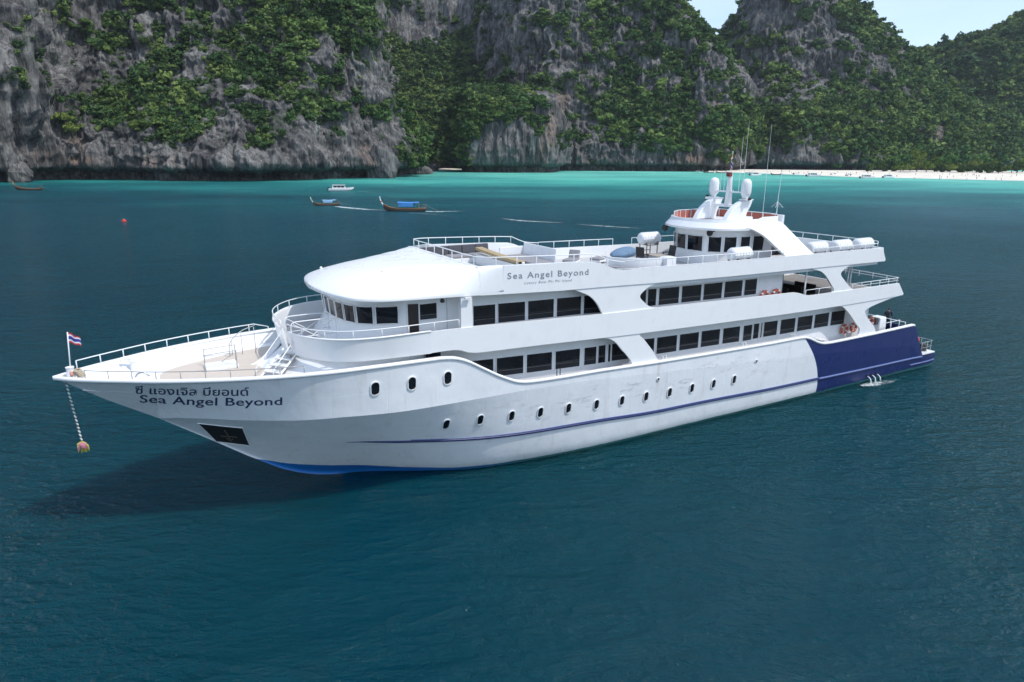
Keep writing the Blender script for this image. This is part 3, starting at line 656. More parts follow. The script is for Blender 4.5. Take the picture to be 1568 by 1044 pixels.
railing(c3([(-21.7, 4.3, 7.0), (-21.95, 3.9, 7.0), (-22.25, 0, 7.0), (-21.95, -3.9, 7.0), (-21.7, -4.3, 7.0)]), .36, 1.1, mids=(.5,)); railing([(-21.7, -4.3, 7.0), (-11, -4.3, 7.2)], .5, 1.2, mids=(.5,))
capz = lambda x: float(zs_f(x))+.07
DIMR = mat('rail grey', (.42, .40, .38), .4, .4)
railing([(x, float(bs_f(x))-.1, capz(x)) for x in np.linspace(26.6, 18.9, 16)], .30, .95, r=.019, m=DIMR)
railing([(x, -(float(bs_f(x))-.1), capz(x)) for x in np.linspace(26.9, 19.4, 16)]+[(18.7, -4.1, 6.62)], .36, 1.0)
railing([(-22.0, 3.6, 2.85), (-24.2, 3.5, 2.85)], 1.05, 1.0, mids=(.5,)); railing([(-24.3, 3.9, 3.3), (-24.4, 0, 3.3), (-24.3, -3.9, 3.3)], .5, 1.2)
# gate frames and ladder between fore deck and balcony
mb = MB(); 
for y in (0.55, 1.75):
    mb.tube(c3([(18.8, y, 7.2), (18.8, y, 8.25), (18.65, y, 8.42), (18.4, y, 8.45), (17.2, y, 8.45), (16.95, y, 8.4), (16.85, y, 8.25), (16.85, y, 7.2)], 3), .026, 6); mb.tube([(18.8, y, 7.75), (16.85, y, 7.75)], .018, 5); mb.tube([(18.7, y, 7.25), (17.0, y, 8.35)], .018, 5); mb.tube([(18.7, y, 8.35), (17.0, y, 7.25)], .018, 5)
mb.build('gate_frame', RAILW, ship, smooth=True)
la, lb = Vector((20.15, 2.35, 6.15)), Vector((18.75, 1.2, 7.1)); ld = (lb-la); ln = Vector((-ld.y, ld.x, 0)).normalized()
st = MB()
for s_ in (-.42, .42): st.tube([la+ln*s_, lb+ln*s_], .05, 4)
stair = st.build('ladder', WHITE2, ship)
for k in range(5):
    c_ = la+ld*((k+.5)/5); MB().box(c_, (.24, .8, .035), rz=math.atan2(ld.y, ld.x)).build('tread', SOILW, stair)
MB().grid([[tuple(la+ld*u_+ln*.4-Vector((0, 0, .12))), tuple(la+ld*u_-ln*.4-Vector((0, 0, .12)))] for u_ in (0, .5, 1)]).build('back_plate', SOILW, stair)
for s_ in (-.45, .45): MB().tube([la+ln*s_, la+ln*s_+Vector((0, 0, .55)), lb+ln*s_+Vector((0, 0, .75))], .022, 6).build('handrail', RAILW, stair, smooth=True)
# foredeck frames, hatch, bitts, vents
mb = MB()
for x0, x1, y in ((22.2, 20.9, .05), (22.1, 20.8, -.95)):
    mb.tube(c3([(x0, y, 6.2), (x0, y, 6.95), (x0-.08, y, 7.02), (x1+.08, y, 7.06), (x1, y, 7.0), (x1, y, 6.2)], 3), .02, 6)
mb.tube([(22.1, -.95, 6.7), (20.9, -.95, 6.7)], .014, 5).tube([(21.0, .05, 6.95), (21.5, -.95, 6.3)], .014, 5)
mb.build('hatch_rail', DIMR, ship, smooth=True)
MB().box((21.5, -.45, 6.32), (1.35, 1.0, .16)).build('hatch', WHITE2, ship, bevel=.03)
mb = MB().tube(c3([(20.9, -2.0, 6.2), (20.85, -2.0, 6.9), (20.3, -2.2, 7.35), (19.6, -2.5, 7.5)], 5), .02, 6)
for x, z in ((20.75, 7.0), (20.3, 7.35), (19.7, 7.5)): mb.tube([(x, -2.2, 6.2), (x, -2.2, z)], .016, 5)
mb.build('hatch_rail', DIMR, ship, smooth=True)
MB().lathe([(0, 0), (.14, 0), (.12, .1), (.12, .5), (.17, .55), (.17, .6), (0, .62)], 12, 'z', (24.9, -1.2, 6.3)).tube(c3([(24.9, -1.2, 6.8), (25.0, -1.2, 7.0), (25.25, -1.2, 7.0), (25.3, -1.2, 6.85)], 4), .07, 8).build('deck_vent', WHITE2, ship, smooth=False)
MB().tube(c3([(24.9, 1.35, 6.85), (24.75, 1.4, 7.0), (24.55, 1.45, 7.0), (24.4, 1.5, 6.85)], 4), .035, 6).build('fairlead', STEEL, ship, smooth=True)
for x, y in ((1.85, 4.25), (-.5, 4.25), (-6.9, 4.2), (-11.3, 4.2)):
    z = float(zs_f(x))+.06; MB().lathe([(0, 0), (.06, 0), (.05, .12), (.08, .15), (0, .16)], 8, 'z', (x, y-.05, z)).lathe([(0, 0), (.06, 0), (.05, .12), (.08, .15), (0, .16)], 8, 'z', (x-.25, y-.05, z)).build('bitts', SOILW, ship)
for z in (.12, .26, .4): pass
q = hull_hit(863, 566); 
mb = MB()
for x in (6.35, 6.55): mb.tube([(x, 4.22, 4.78), (x, 4.22, 5.1)], .03, 6)
mb.build('fender_pins', mat('dark iron', (.1, .1, .1), .6), ship)

# ------------------------------------------------------------------ wheelhouse and mast
WH = [(float(p[0]), float(p[1])) for p in cr([(-10.6, 2.5), (-8.6, 2.48), (-7.6, 2.35), (-6.75, 1.98), (-6.2, 1.4), (-5.95, .7), (-5.9, 0)], 8)]
WH = WH+[(x, -y) for x, y in WH[::-1][1:]]
wh = wallstrip('wheelhouse', WH, 8.9, 11.3, .08, WHITE2, 0.0)
wp = lambda x, y: arcpos(WH, x, y)
ed = [(-9.75, 2.5, -8.75, 2.49), (-8.55, 2.48, -7.8, 2.38), (-7.62, 2.35, -6.86, 2.05), (-6.74, 1.96, -6.2, 1.4), (-6.1, 1.17, -5.9, .02)]
E1 = []
for a in ed:
    p, q = wp(a[0], a[1]), wp(a[2], a[3]); E1.append((p+.03, q-.03))
T = arcpos(WH, -5.9, 0); E1 += [(T+.12, T+1.0), (T+1.16, T+1.85)]
E1 += [(2*T-b, 2*T-a) for a, b in E1[:3]]
curve_windows(wh, WH, E1, 9.84, 10.76, (.0, .04))
MB().box((-10.6, 0, 10.1), (.1, 4.9, 2.3)).build('bulkhead', WHITE2, wh)
# roof with a sloping fascia and a parapet
RO = [(float(p[0]), float(p[1])) for p in cr([(-11.2, 2.85), (-8.5, 2.95), (-7.0, 2.8), (-5.9, 2.1), (-5.35, 1.0), (-5.2, 0)], 7)]
RO = RO+[(x, -y) for x, y in RO[::-1][1:]]
lev = [(0, 11.18), (0.0, 11.3), (-.28, 11.62), (-.34, 11.78), (-.44, 11.78), (-.46, 11.5)]
rows = []
for i, (x, y) in enumerate(RO):
    nx, ny = nrm(RO, i); rows.append([(x+nx*o, y+ny*o, z+(.1 if (z > 11.7 and x < -9.5) else 0)) for o, z in lev])
mb = MB().grid(rows); n_ = len(lev); N_ = len(rows)
mb.f += [tuple(i*n_ for i in range(N_)), tuple(i*n_+n_-1 for i in range(N_))]; mb.mi += [0, 0]
roof = mb.build('wheelhouse_roof', WHITE2, ship, auto=.22)
mb = MB()
RI = [(x*.0+x, y) for x, y in RO]
inner = [(-10.9, -2.42), (-8.6, -2.5), (-7.2, -2.36), (-6.3, -1.8)]
o = wallstrip('parapet_panel', inner[::-1], 11.5, 11.98, .04, REDPANEL, 0.0)
for k in range(9):
    u = k/8*(len(inner)-1); i_ = min(int(u), len(inner)-2); t_ = u-i_
    x = inner[i_][0]*(1-t_)+inner[i_+1][0]*t_; y = inner[i_][1]*(1-t_)+inner[i_+1][1]*t_
    MB().tube([(x, y+.03, 11.5), (x, y+.03, 12.05)], .025, 5).build('post', RAILW, o)
MB().tube([(a, b, 12.03) for a, b in inner], .022, 6).build('handrail', RAILW, o, smooth=True)
o = wallstrip('parapet_panel', [(-10.95, -2.4), (-11.0, 0), (-10.95, 2.4)], 11.5, 11.95, .04, REDPANEL, 0.0)
for y in np.linspace(-2.3, 2.3, 6): MB().tube([(-10.9, y, 11.5), (-10.9, y, 12.02)], .025, 5).build('post', RAILW, o)
MB().tube([(-10.9, -2.4, 12.0), (-10.9, 2.4, 12.0)], .022, 6).build('handrail', RAILW, o, smooth=True)
MB().box((-11.05, 2.35, 11.65), (.22, .9, .62)).build('parapet_end', WHITE2, ship, bevel=.03)
MB().box((-9.9, .9, 11.62), (.7, .5, .28)).build('locker', WHITE2, ship, bevel=.03)
# sloping wings from the roof down to the bulwark
for s in (1, -1):
    out_t = [(-7.6, 2.95, 11.32), (-8.1, 3.0, 11.25), (-8.8, 3.35, 10.85), (-9.35, 3.8, 10.25), (-9.75, 4.2, 9.75), (-9.7, 4.38, 9.6)]
    bak_t = [(-10.6, 2.95, 11.60), (-10.9, 3.05, 11.40), (-11.35, 3.35, 10.9), (-11.8, 3.8, 10.3), (-12.2, 4.2, 9.8), (-12.35, 4.38, 9.58)]
    A = c3(out_t, 4); B = c3(bak_t, 4)
    rows = [[(a[0], s*a[1], a[2]), (b[0], s*b[1], b[2]), (b[0]-.02, s*(b[1]-.16), b[2]-.05), (a[0]-.02, s*(a[1]-.16), a[2]-.05)] for a, b in zip(A, B)]
    MB().grid(rows, closed=True).build('roof_wing', WHITE2, ship, auto=.8)
    MB().add([(-8.0, s*2.52, 9.0), (-10.6, s*2.52, 9.0), (-10.6, s*2.54, 11.2), (-8.0, s*2.54, 11.2)], [(0, 1, 2, 3)])
# loudspeakers under the roof
for x, y in ((-5.95, -1.75), (-6.3, 1.75)):
    sp = MB().lathe([(0, -.12), (.1, -.12), (.19, .0), (.2, .12), (.15, .14), (0, .1)], 12, 'x', (x+.32, y, 11.02)).build('loudspeaker', BLACK, ship, smooth=True)
    MB().box((x+.1, y, 11.1), (.25, .05, .06)).build('bracket', BLACK, sp)
# mast legs, beams, radomes, radar, antennas
for s in (1, -1):
    leg = arc([(-7.55, 11.55), (-7.75, 11.9), (-8.15, 12.35), (-8.75, 12.72), (-9.3, 12.82), (-9.75, 12.82)], 4)+arc([(-9.75, 12.7), (-9.6, 12.4), (-9.35, 12.0), (-9.3, 11.55)], 4)
    MB().prism(leg, s*1.42, s*1.02).build('mast_leg', WHITE2, ship, bevel=.05)
    xr = -9.2
    rd = MB().lathe([(0, 12.9), (.14, 12.92), (.18, 13.0), (.28, 13.14), (.31, 13.28), (.31, 13.78), (.285, 13.93), (.21, 14.05), (.09, 14.11), (0, 14.12)], 20, 'z', (xr, s*1.32, 0)).build('radome', WHITE2, ship, smooth=True)
    MB().box((xr, s*1.4, 12.86), (.7, .55, .06)).build('bracket', WHITE2, rd)
    MB().lathe([(0, -.1), (.07, -.08), (.1, .06), (0, .1)], 10, 'x', (xr+.1, s*1.75, 12.93)).build('floodlight', BLACK, rd, smooth=True)
MB().box((-9.15, 0, 12.42), (.35, 2.1, .16)).build('mast_beam', WHITE2, ship, bevel=.03)
MB().box((-9.15, 0, 13.28), (.1, 2.0, .09)).build('mast_beam', WHITE2, ship, bevel=.02)
MB().box((-8.7, -.75, 12.66), (.14, .14, .3)).box((-8.7, -.75, 12.86), (.16, 1.15, .12), rz=.5).build('radar', WHITE2, ship, bevel=.03)
mast = MB().tube([(-9.15, 0, 12.4), (-9.15, 0, 14.1), (-9.15, 0, 14.5)], [.24, .15, .13], 12).build('mast', WHITE2, ship, smooth=True)
MB().box((-9.0, .05, 14.35), (.26, .26, .26)).build('lantern', mat('red lantern', (.16, .03, .03), .4), mast)
MB().tube([(-9.15, 0, 14.5), (-9.2, 0, 15.75)], .025, 6).build('flag_pole', RAILW, mast)
for x, y, z0, z1 in ((-9.15, -.75, 13.3, 14.6), (-9.15, -.45, 13.3, 14.5), (-9.15, .75, 13.3, 16.6), (-8.7, 1.5, 12.9, 17.5), (-9.5, 2.5, 11.65, 17.3), (-9.15, .35, 13.3, 13.45)):
    MB().tube([(x, y, z0), (x, y, z0+(z1-z0)*.5), (x-.02, y, z1)], [.018, .011, .006], 5).build('antenna', RAILW, ship)
a = MB().tube([(-11.0, 2.3, 11.9), (-11.0, 2.3, 13.0), (-11.05, 2.35, 14.6)], [.03, .02, .01], 5)
for k in range(4): an = k*math.pi/2+.4; a.tube([(-11.0, 2.3, 12.75), (-11.0+.35*math.cos(an), 2.3+.35*math.sin(an), 12.4)], .012, 4)
a.build('antenna', RAILW, ship)
# transom platform and stern gear
MB().box((-27.2, 0, 1.09), (2.1, 8.5, .09)).build('stern_platform', WHITE2, ship)
MB().prism([(-24.5, 3.5), (-24.6, 3.5), (-26.3, 1.1), (-26.1, 1.1)], -4.2, 4.2).build('transom', NAVY, ship)
railing([(-26.6, 4.1, 1.13), (-28.0, 4.1, 1.13), (-28.05, 3.9, 1.13), (-28.05, 1.0, 1.13)], .85, .7, r=.02, mids=(.5,), m=STEEL)
mb = MB().lathe([(0, -.16), (.26, -.14), (.3, .0), (.26, .14), (0, .16)], 16, 'y', (-26.05, 3.9, 2.2)); mb.build('hose_reel', RED, ship, smooth=True)
MB().box((-27.2, 3.1, 1.45), (.7, .6, .6)).lathe([(0, 0), (.22, 0), (.24, .5), (.1, .6), (0, .6)], 10, 'z', (-27.6, 3.7, 1.13)).tube(c3([(-26.9, 3.9, 1.2), (-27.2, 3.9, 1.7), (-27.6, 3.9, 1.5)], 4), .08, 6).build('outboard_pump', mat('dark metal', (.05, .05, .048), .55), ship, bevel=.03)
MB().lathe([(0, 0), (.34, 0), (.3, .1), (.24, .4), (.32, .5), (.32, .55), (0, .56)], 14, 'z', (-14.7, 3.85, 3.25)).build('capstan', SOILW, ship, smooth=False)
MB().box((-22.5, 2.9, 3.5), (.9, .9, 1.5), taper=.86).build('stern_locker', WHITE2, ship, bevel=.08)
MB().box((-21.9, 2.95, 4.0), (.3, .5, .5)).build('control_box', mat('dark panel', (.05, .05, .06), .5), ship, bevel=.02)
# cooling water outlets
for px, py in ((1327.5, 575), (1334.5, 573), (1342, 571.5)):
    x, z = hull_hit(px, py); MB().lathe([(0, -.05), (.1, -.05), (.1, .04), (.07, .05), (0, .0)], 10, 'y', (x, hull_y(x, z), z)).build('outlet', BLACK, ship)
# black dome lamp at the roof edge of the lounge and small lamps
MB().lathe([(0, 0), (.09, .02), (.11, .1), (.07, .18), (0, .2)], 12, 'z', (12.75, 4.25, 9.16)).build('dome_lamp', BLACK, ship, smooth=True)
MB().box((11.62, 4.5, 9.3), (.3, .12, .1)).build('bracket_lamp', SOILW, ship)
# dim interior of the open saloon
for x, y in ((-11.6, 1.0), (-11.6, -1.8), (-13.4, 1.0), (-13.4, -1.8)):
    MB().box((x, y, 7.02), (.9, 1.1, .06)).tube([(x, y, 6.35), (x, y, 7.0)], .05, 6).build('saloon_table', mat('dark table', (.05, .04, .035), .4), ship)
MB().box((-12.9, -4.1, 7.5), (4.6, .08, 2.5)).build('saloon_shade_sheet', mat('saloon shade dark', (.06, .055, .05), .5), ship)  # dark sheet added across the open starboard side to keep the saloon dim
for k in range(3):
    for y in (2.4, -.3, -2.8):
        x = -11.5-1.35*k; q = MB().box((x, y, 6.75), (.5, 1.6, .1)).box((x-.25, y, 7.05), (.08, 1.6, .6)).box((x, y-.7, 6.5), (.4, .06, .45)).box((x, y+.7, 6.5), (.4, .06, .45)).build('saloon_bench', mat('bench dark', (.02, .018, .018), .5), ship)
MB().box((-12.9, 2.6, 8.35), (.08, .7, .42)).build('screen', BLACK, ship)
# ================================================================== THINGS ON BOARD
def onboard(name, loc, label, cat, rz=0.0, group=None):
    return empty(name, SHIP_M @ Vector(loc), SHIP_RZ+rz, label, cat, group)
# life raft canisters
def raft(loc, label, rz=0.0, stand=0.0):
    t = onboard('life_raft_canister', loc, label, 'life raft', rz, 'life raft canisters on the sun deck')
    z = stand+.42
    d = MB().lathe([(0, -.78), (.26, -.78), (.36, -.7), (.38, -.6), (.38, .6), (.36, .7), (.26, .78), (0, .78)], 24, 'x', (0, 0, z)).build('drum', WHITE2, t, smooth=False, auto=.5)
    for x in (-.62, -.38, -.14, .1, .34, .58): MB().lathe([(.37, x-.03), (.405, x-.02), (.405, x+.02), (.37, x+.03)], 24, 'x', (0, 0, z)).build('rib', WHITE2, d)
    MB().box((0, 0, z-.02), (1.5, .80, .05)).build('seam_flange', SOILW, d, bevel=.015)
    c = MB()
    for x in (-.45, .45): c.prism([(-.42, 0), (.42, 0), (.42, .1), (.3, .22), (-.3, .22), (-.42, .1)], x-.04, x+.04, 'yz')
    for i in range(len(c.v)): c.v[i] = (c.v[i][0], c.v[i][1], c.v[i][2]+stand)
    if stand:
        for x in (-.45, .45):
            for y in (-.34, .34): c.tube([(x, y, 0), (x, y, stand+.05)], .035, 6)
        c.box((0, -.34, stand*.5), (.95, .04, .04)).box((0, .34, stand), (.95, .05, .05))
    c.build('cradle', mat('cradle steel', (.16, .15, .14), .5) if stand else DGREY, t)
    return t
raft((-5.4, -3.0, 9.03), 'white life raft canister on a tall stand by the wheelhouse', .0, .8)
raft((-6.5, 3.65, 9.55), 'white life raft canister beside the wheelhouse, port side')
raft((-13.3, 3.75, 9.50), 'white life raft canister, foremost of the three on the aft sun deck')
raft((-15.75, 3.75, 9.47), 'white life raft canister, middle of the three on the aft sun deck')
raft((-18.05, 3.75, 9.45), 'white life raft canister, rearmost of the three on the aft sun deck')
# lifebuoys
def buoy(loc, label, r=.28, tilt=0.0):
    t = onboard('lifebuoy', loc, label, 'lifebuoy', 0, 'orange lifebuoys')
    pts = [(r*math.cos(a), 0, r*math.sin(a)) for a in np.linspace(0, 2*math.pi, 28, endpoint=False)]
    MB().tube(pts, .085, 8, closed=True).build('ring', ORANGE, t, smooth=True)
    for k in range(4):
        a = k*math.pi/2+.6; MB().tube([(r*math.cos(a+d), 0, r*math.sin(a+d)) for d in (-.12, 0, .12)], .09, 8).build('band', WHITE2, t)
    t.rotation_euler = (tilt, 0, SHIP_RZ)
    return t
buoy((-17.55, 3.58, 4.05), 'orange lifebuoy leaning at the main deck wall, nearer the bow')
buoy((-18.6, 3.58, 4.05), 'orange lifebuoy leaning at the main deck wall, nearer the stern')
buoy((-9.0, 3.66, 7.22), 'orange lifebuoy half hidden by middle deck bulwark, nearer the bow')
buoy((-10.05, 3.66, 7.22), 'orange lifebuoy half hidden by middle deck bulwark, nearer the stern')
buoy((-20.95, 3.3, 4.15), 'orange lifebuoy on the aft bulkhead behind the slanted pillar')
# flags
def flag(loc, label, w, h, rz, sag, stripes, pole=None, prz=0.0):
    t = onboard('flag', loc, label, 'flag', rz)
    n = 14
    bands = {'thai': [(0, 1/6, 0), (1/6, 2/6, 1), (2/6, 4/6, 2), (4/6, 5/6, 1), (5/6, 1, 0)]}[stripes]
    FM = [mat('flag red', (.55, .03, .05), .8), mat('flag white', (.75, .75, .75), .8), mat('flag blue', (.04, .04, .30), .8)]
    for a, b, k in bands:
        rows = []
        for i in range(n+1):
            u = i/n; rows.append([(w*u*math.cos(sag*u*.6), .09*math.sin(u*7+v*2)*u, -h*v-sag*u*u*w*.6+.02*math.sin(u*9)) for v in (a, (a+b)/2, b)])
        MB().grid(rows).build('stripe', FM[k], t, smooth=True, label={0: 'red stripe', 1: 'white stripe', 2: 'blue stripe'}[k])
    if pole: MB().tube(pole, .025, 6).build('pole', RAILW, t, smooth=True)
    return t
flag((27.0, 0, 8.62), 'small red white and blue striped flag on the bow staff', .46, .40, math.radians(160), .75, 'thai', [(-.12, 0, -1.75), (0.02, 0, .04)])
flag((-9.2, .02, 15.6), 'striped flag hanging limp from the mast top', .55, .7, math.radians(35), 1.5, 'thai')
flag((-21.6, -1.2, 8.3), 'small red and white flag on a slanted staff at the stern rail', .5, .36, math.radians(40), 1.2, 'thai', [(.35, 0, -1.3), (-.02, 0, .05)])
# garland at the bow
g = onboard('bow_garland', (27.3, 0.1, 6.6), 'string of flowers and ribbons hanging from the bow tip', 'garland')
n = 46
for k in range(n):
    z = -k*2.55/n; x = .10*math.sin(k*.3)*.2-.16*(k/n)
    M_ = (mat if False else None)
GM = [mat('garland white', (.72, .70, .66), .9), mat('garland dark', (.09, .08, .10), .9), mat('garland pink', (.6, .2, .3), .9)]
mb = MB()
for k in range(n):
    z = -k*2.55/n; x = -.18*(k/n); mb.m = 0 if k % 3 else 1
    mb.lathe([(0, -.05), (.03, -.02), (.034, .02), (0, .05)], 7, 'z', (x+.015*math.sin(k*2.1), .015*math.cos(k*1.7), z))
mb.build('flower_string', GM, g)
def tassel(y, col, s):
    m = MB(); R = random.Random(int(s*100))
    for k in range(26):
        a = R.uniform(0, 6.28); r = R.uniform(.05, .22)*s; l_ = R.uniform(.3, .62)*s
        p = Vector((-.18, y, -2.5)); q = p+Vector((r*math.cos(a), r*math.sin(a), -l_*.5)); w = p+Vector((r*1.2*math.cos(a), r*1.2*math.sin(a), -l_))
        m.tube([p, q, w], [.02, .07*s, .015], 5)
    m.build('ribbon', mat('ribbon', col, .8), g)
tassel(.0, (.45, .42, .06), .85); tassel(.16, (.5, .2, .25), .6)
# windlass ropes and flowers at the bow tip
t = onboard('bow_rope_coil', (26.75, .1, 6.85), 'coiled rope and coloured cloth lashed at the bow tip', 'rope')
mb = MB()
for k in range(5): mb.tube([(.13*math.cos(a)+.03*k, .2*math.sin(a), .06*k) for a in np.linspace(0, 6.0, 14)], .035, 5)
mb.build('coil', ROPE, t)
MB().lathe([(0, 0), (.16, 0), (.13, .3), (.16, .42), (0, .45)], 12, 'z', (.35, 0, 0)).build('bollard', WHITE2, t)
MB().tube(c3([(.3, -.2, .1), (.35, 0, .3), (.3, .2, .1)], 5), .06, 6).build('cloth', mat('pink cloth', (.55, .25, .2), .9), t, smooth=True)
# sun deck furniture
FZ = 9.6
def cushion(mb, c, d, rz=0.0, rx=0.0, ry=0.0): return mb.box(c, d, rz, rx, ry)
t = onboard('sofa', (7.6, -3.45, FZ), 'long dark grey sofa along the starboard bulwark behind the front rail', 'sofa')
MB().box((.7, .0, .14), (4.4, 1.05, .28)).build('base', WHITE2, t, bevel=.03)
for k in range(3): MB().box((-.75+1.42*k, .12, .36), (1.38, .8, .16)).build('seat_cushion', MGREY, t, bevel=.05)
for k in range(5): MB().box((-1.05+.86*k, -.38, .66), (.84, .16, .5), rx=.12).build('back_cushion', DGREY, t, bevel=.05)
t = onboard('corner_bench', (9.4, 1.2, FZ), 'white corner bench with grey cushions under the front rail', 'bench')
MB().box((.7, 0, .16), (.9, 4.0, .32)).build('base', WHITE2, t, bevel=.03)
for k in range(3): MB().box((.66, -1.3+1.3*k, .40), (.8, 1.25, .15)).build('seat_cushion', MGREY, t, bevel=.05)
t = onboard('bar_counter', (7.35, -.25, FZ-.05), 'white bar counter with a curved varnished wood top across the deck', 'counter')
MB().box((0, 0, .28), (.5, 4.5, .62)).build('panel', WHITE2, t, bevel=.02)
top = [(.1*math.sin(u*3.1)+.0, -2.4+4.8*u) for u in np.linspace(0, 1, 12)]
MB().grid([[(x-.22, y, .62+.18*(1-u_)), (x+.22, y, .62+.18*(1-u_)), (x+.22, y, .76+.18*(1-u_)), (x-.22, y, .76+.18*(1-u_))] for (x, y), u_ in zip(top, np.linspace(0, 1, 12))], closed=True).build('counter_top', WOOD, t)
MB().box((0, 2.42, .5), (.16, .12, .5)).build('end_post', WHITE2, t, bevel=.02)
t = onboard('bench_seat', (4.95, -1.3, 9.28), 'white high-backed bench with grey cushions behind the bar counter', 'bench')
MB().box((0, 0, .22), (1.7, 3.4, .44)).build('base', WHITE2, t, bevel=.03)
MB().box((-.78, 0, .85), (.12, 3.4, .8), ry=-.12).build('backrest', WHITE2, t, bevel=.03)
for k in range(3): MB().box((.05, -1.1+1.1*k, .52), (1.4, 1.06, .16)).build('seat_cushion', MGREY, t, bevel=.05)
MB().box((0, -1.75, .7), (1.7, .1, .7)).build('armrest', WHITE2, t, bevel=.03)
def chaise(loc, label, rz, back):
    t = onboard('sun_lounger', loc, label, 'sun lounger', rz, 'low grey sun loungers')
    MB().box((0, 0, .16), (1.25, .72, .1)).build('frame', WHITE2, t, bevel=.02)
    MB().box((.05, 0, .27), (1.2, .68, .14)).build('mattress', MGREY, t, bevel=.05)
    if back: MB().box((-.55, 0, .52), (.14, .68, .55), ry=-.35).build('backrest', MGREY, t, bevel=.05)
    for x in (-.5, .5):
        for y in (-.3, .3): MB().box((x, y, .06), (.05, .05, .12)).build('leg', WHITE2, t)
chaise((1.55, -1.9, 9.2), 'grey sun lounger with raised back, by the lettered bulwark', math.radians(35), True)
chaise((-.45, -1.75, 9.17), 'grey sun lounger without raised back, beside the blue bean bag', math.radians(25), False)
t = onboard('bean_bag', (-2.75, -2.3, 9.12), 'big blue bean bag lying on the sun deck', 'bean bag', math.radians(15))
rows = []
for i in range(13):
    u = i/12; sp_ = max(0., math.sin(math.pi*u)); r = [(1.1*(u*2-1) , .68*math.cos(a)*sp_**.42, .34+.36*math.sin(a)*sp_**.4*(1.15-.5*u)+.16*(1-u)*sp_**.3) for a in np.linspace(0, 2*math.pi, 16, endpoint=False)]
    rows.append(r)
MB().grid(rows, closed=True).build('bag', painted('blue canvas', (.13, .215, .32), .85, .35, 2.5), t, smooth=True)
def armchair(loc, label, rz):
    t = onboard('armchair', loc, label, 'chair', rz, 'dark woven chairs around the low table')
    MB().box((0, 0, .40), (.55, .56, .10)).build('seat', DGREY, t, bevel=.03)
    MB().box((-.26, 0, .72), (.08, .56, .6), ry=-.18).build('backrest', BLACK, t, bevel=.03)
    for s in (-1, 1): MB().box((0, s*.28, .58), (.5, .05, .05)).box((.23, s*.28, .48), (.05, .05, .2)).build('armrest', BLACK, t)
    for x in (-.24, .24):
        for y in (-.25, .25): MB().tube([(x, y, 0), (x, y, .38)], .025, 6).build('leg', BLACK, t)
armchair((-2.75, -.55, 9.12), 'dark woven armchair beside the blue bean bag', math.radians(200))
armchair((-4.75, -.35, 9.08), 'dark woven armchair with its back to the wheelhouse', math.radians(0))
t = onboard('low_table', (-3.75, -.3, 9.1), 'low table with wooden top between two dark armchairs', 'table')
MB().box((0, 0, .48), (.9, .9, .05)).build('table_top', painted('grey wood', (.36, .31, .26), .6, .3, 4), t, bevel=.01)
for x in (-.4, .4):
    for y in (-.4, .4): MB().box((x, y, .23), (.05, .05, .46)).build('leg', WOOD, t)
t = onboard('curved_bench', (.4, 2.1, 9.15), 'curved white bench with a tall back near the port rail', 'bench')
pth = [(float(p[0]), float(p[1])) for p in cr([(.8, -1.0), (.4, -.3), (-.3, .35), (-1.2, .65), (-2.0, .65)], 5)]
o = wallstrip('backrest', pth, 0.0, .86, .16, WHITE2, 0.0, t)
wallstrip('seat', [(x+.15, y+.45) for x, y in pth], 0.0, .45, .5, MGREY, 0.0, t)
MB().box((-2.0, .85, .45), (.7, .6, .9)).build('end_block', WHITE2, t, bevel=.03)
t = onboard('tarpaulin_heap', (-14.6, -.6, 8.95), 'dark heap of bundled covers on the aft sun deck', 'heap')
R = random.Random(5)
for k in range(7):
    x, y, r = R.uniform(-1.0, 1.0), R.uniform(-.6, .6), R.uniform(.35, .55); m = MB(); rows = []
    for i in range(7):
        th = math.pi*i/6; rows.append([(x+r*math.sin(th)*math.cos(a)*(1+.25*math.sin(3*a+k)), y+r*math.sin(th)*math.sin(a)*(1+.2*math.cos(2*a+k)), .35+r*.8*math.cos(th)) for a in np.linspace(0, 6.283, 12, endpoint=False)])
    m.grid(rows, closed=True).build('bundle', mat('dark cover', (.025, .024, .035), .7), t, smooth=True)

# ------------------------------------------------------------------ people
def skin_person(name, joints, edges, radii, mats, zones, parent=None, sub=2):
    """one continuous body grown over a joint skeleton; zones(v)->material index"""
    me = bpy.data.meshes.new(name); me.from_pydata(joints, edges, [])
    o = bpy.data.objects.new(name, me); COL.objects.link(o)
    sk = o.modifiers.new('skin', 'SKIN'); ss = o.modifiers.new('sub', 'SUBSURF'); ss.levels = sub; ss.render_levels = sub
    for i, r in enumerate(radii): me.skin_vertices[0].data[i].radius = (r, r) if not isinstance(r, tuple) else r
    me.skin_vertices[0].data[0].use_root = True
    bpy.context.view_layer.update()
    m2 = bpy.data.meshes.new_from_object(o.evaluated_get(bpy.context.evaluated_depsgraph_get()))
    bpy.data.objects.remove(o)
    m2.materials.clear()
    for m in mats: m2.materials.append(m)
    idx = [zones(p.center) for p in m2.polygons]; m2.polygons.foreach_set('material_index', idx); m2.polygons.foreach_set('use_smooth', [True]*len(idx)); m2.update()
    return m2
SKIN = mat('skin', (.38, .22, .14), .55); HAIR = mat('hair', (.012, .01, .01), .6); DARKC = painted('dark navy cloth', (.014, .015, .024), .85, .3, 6); TROUS = painted('black trousers', (.012, .012, .015), .85, .3, 6)
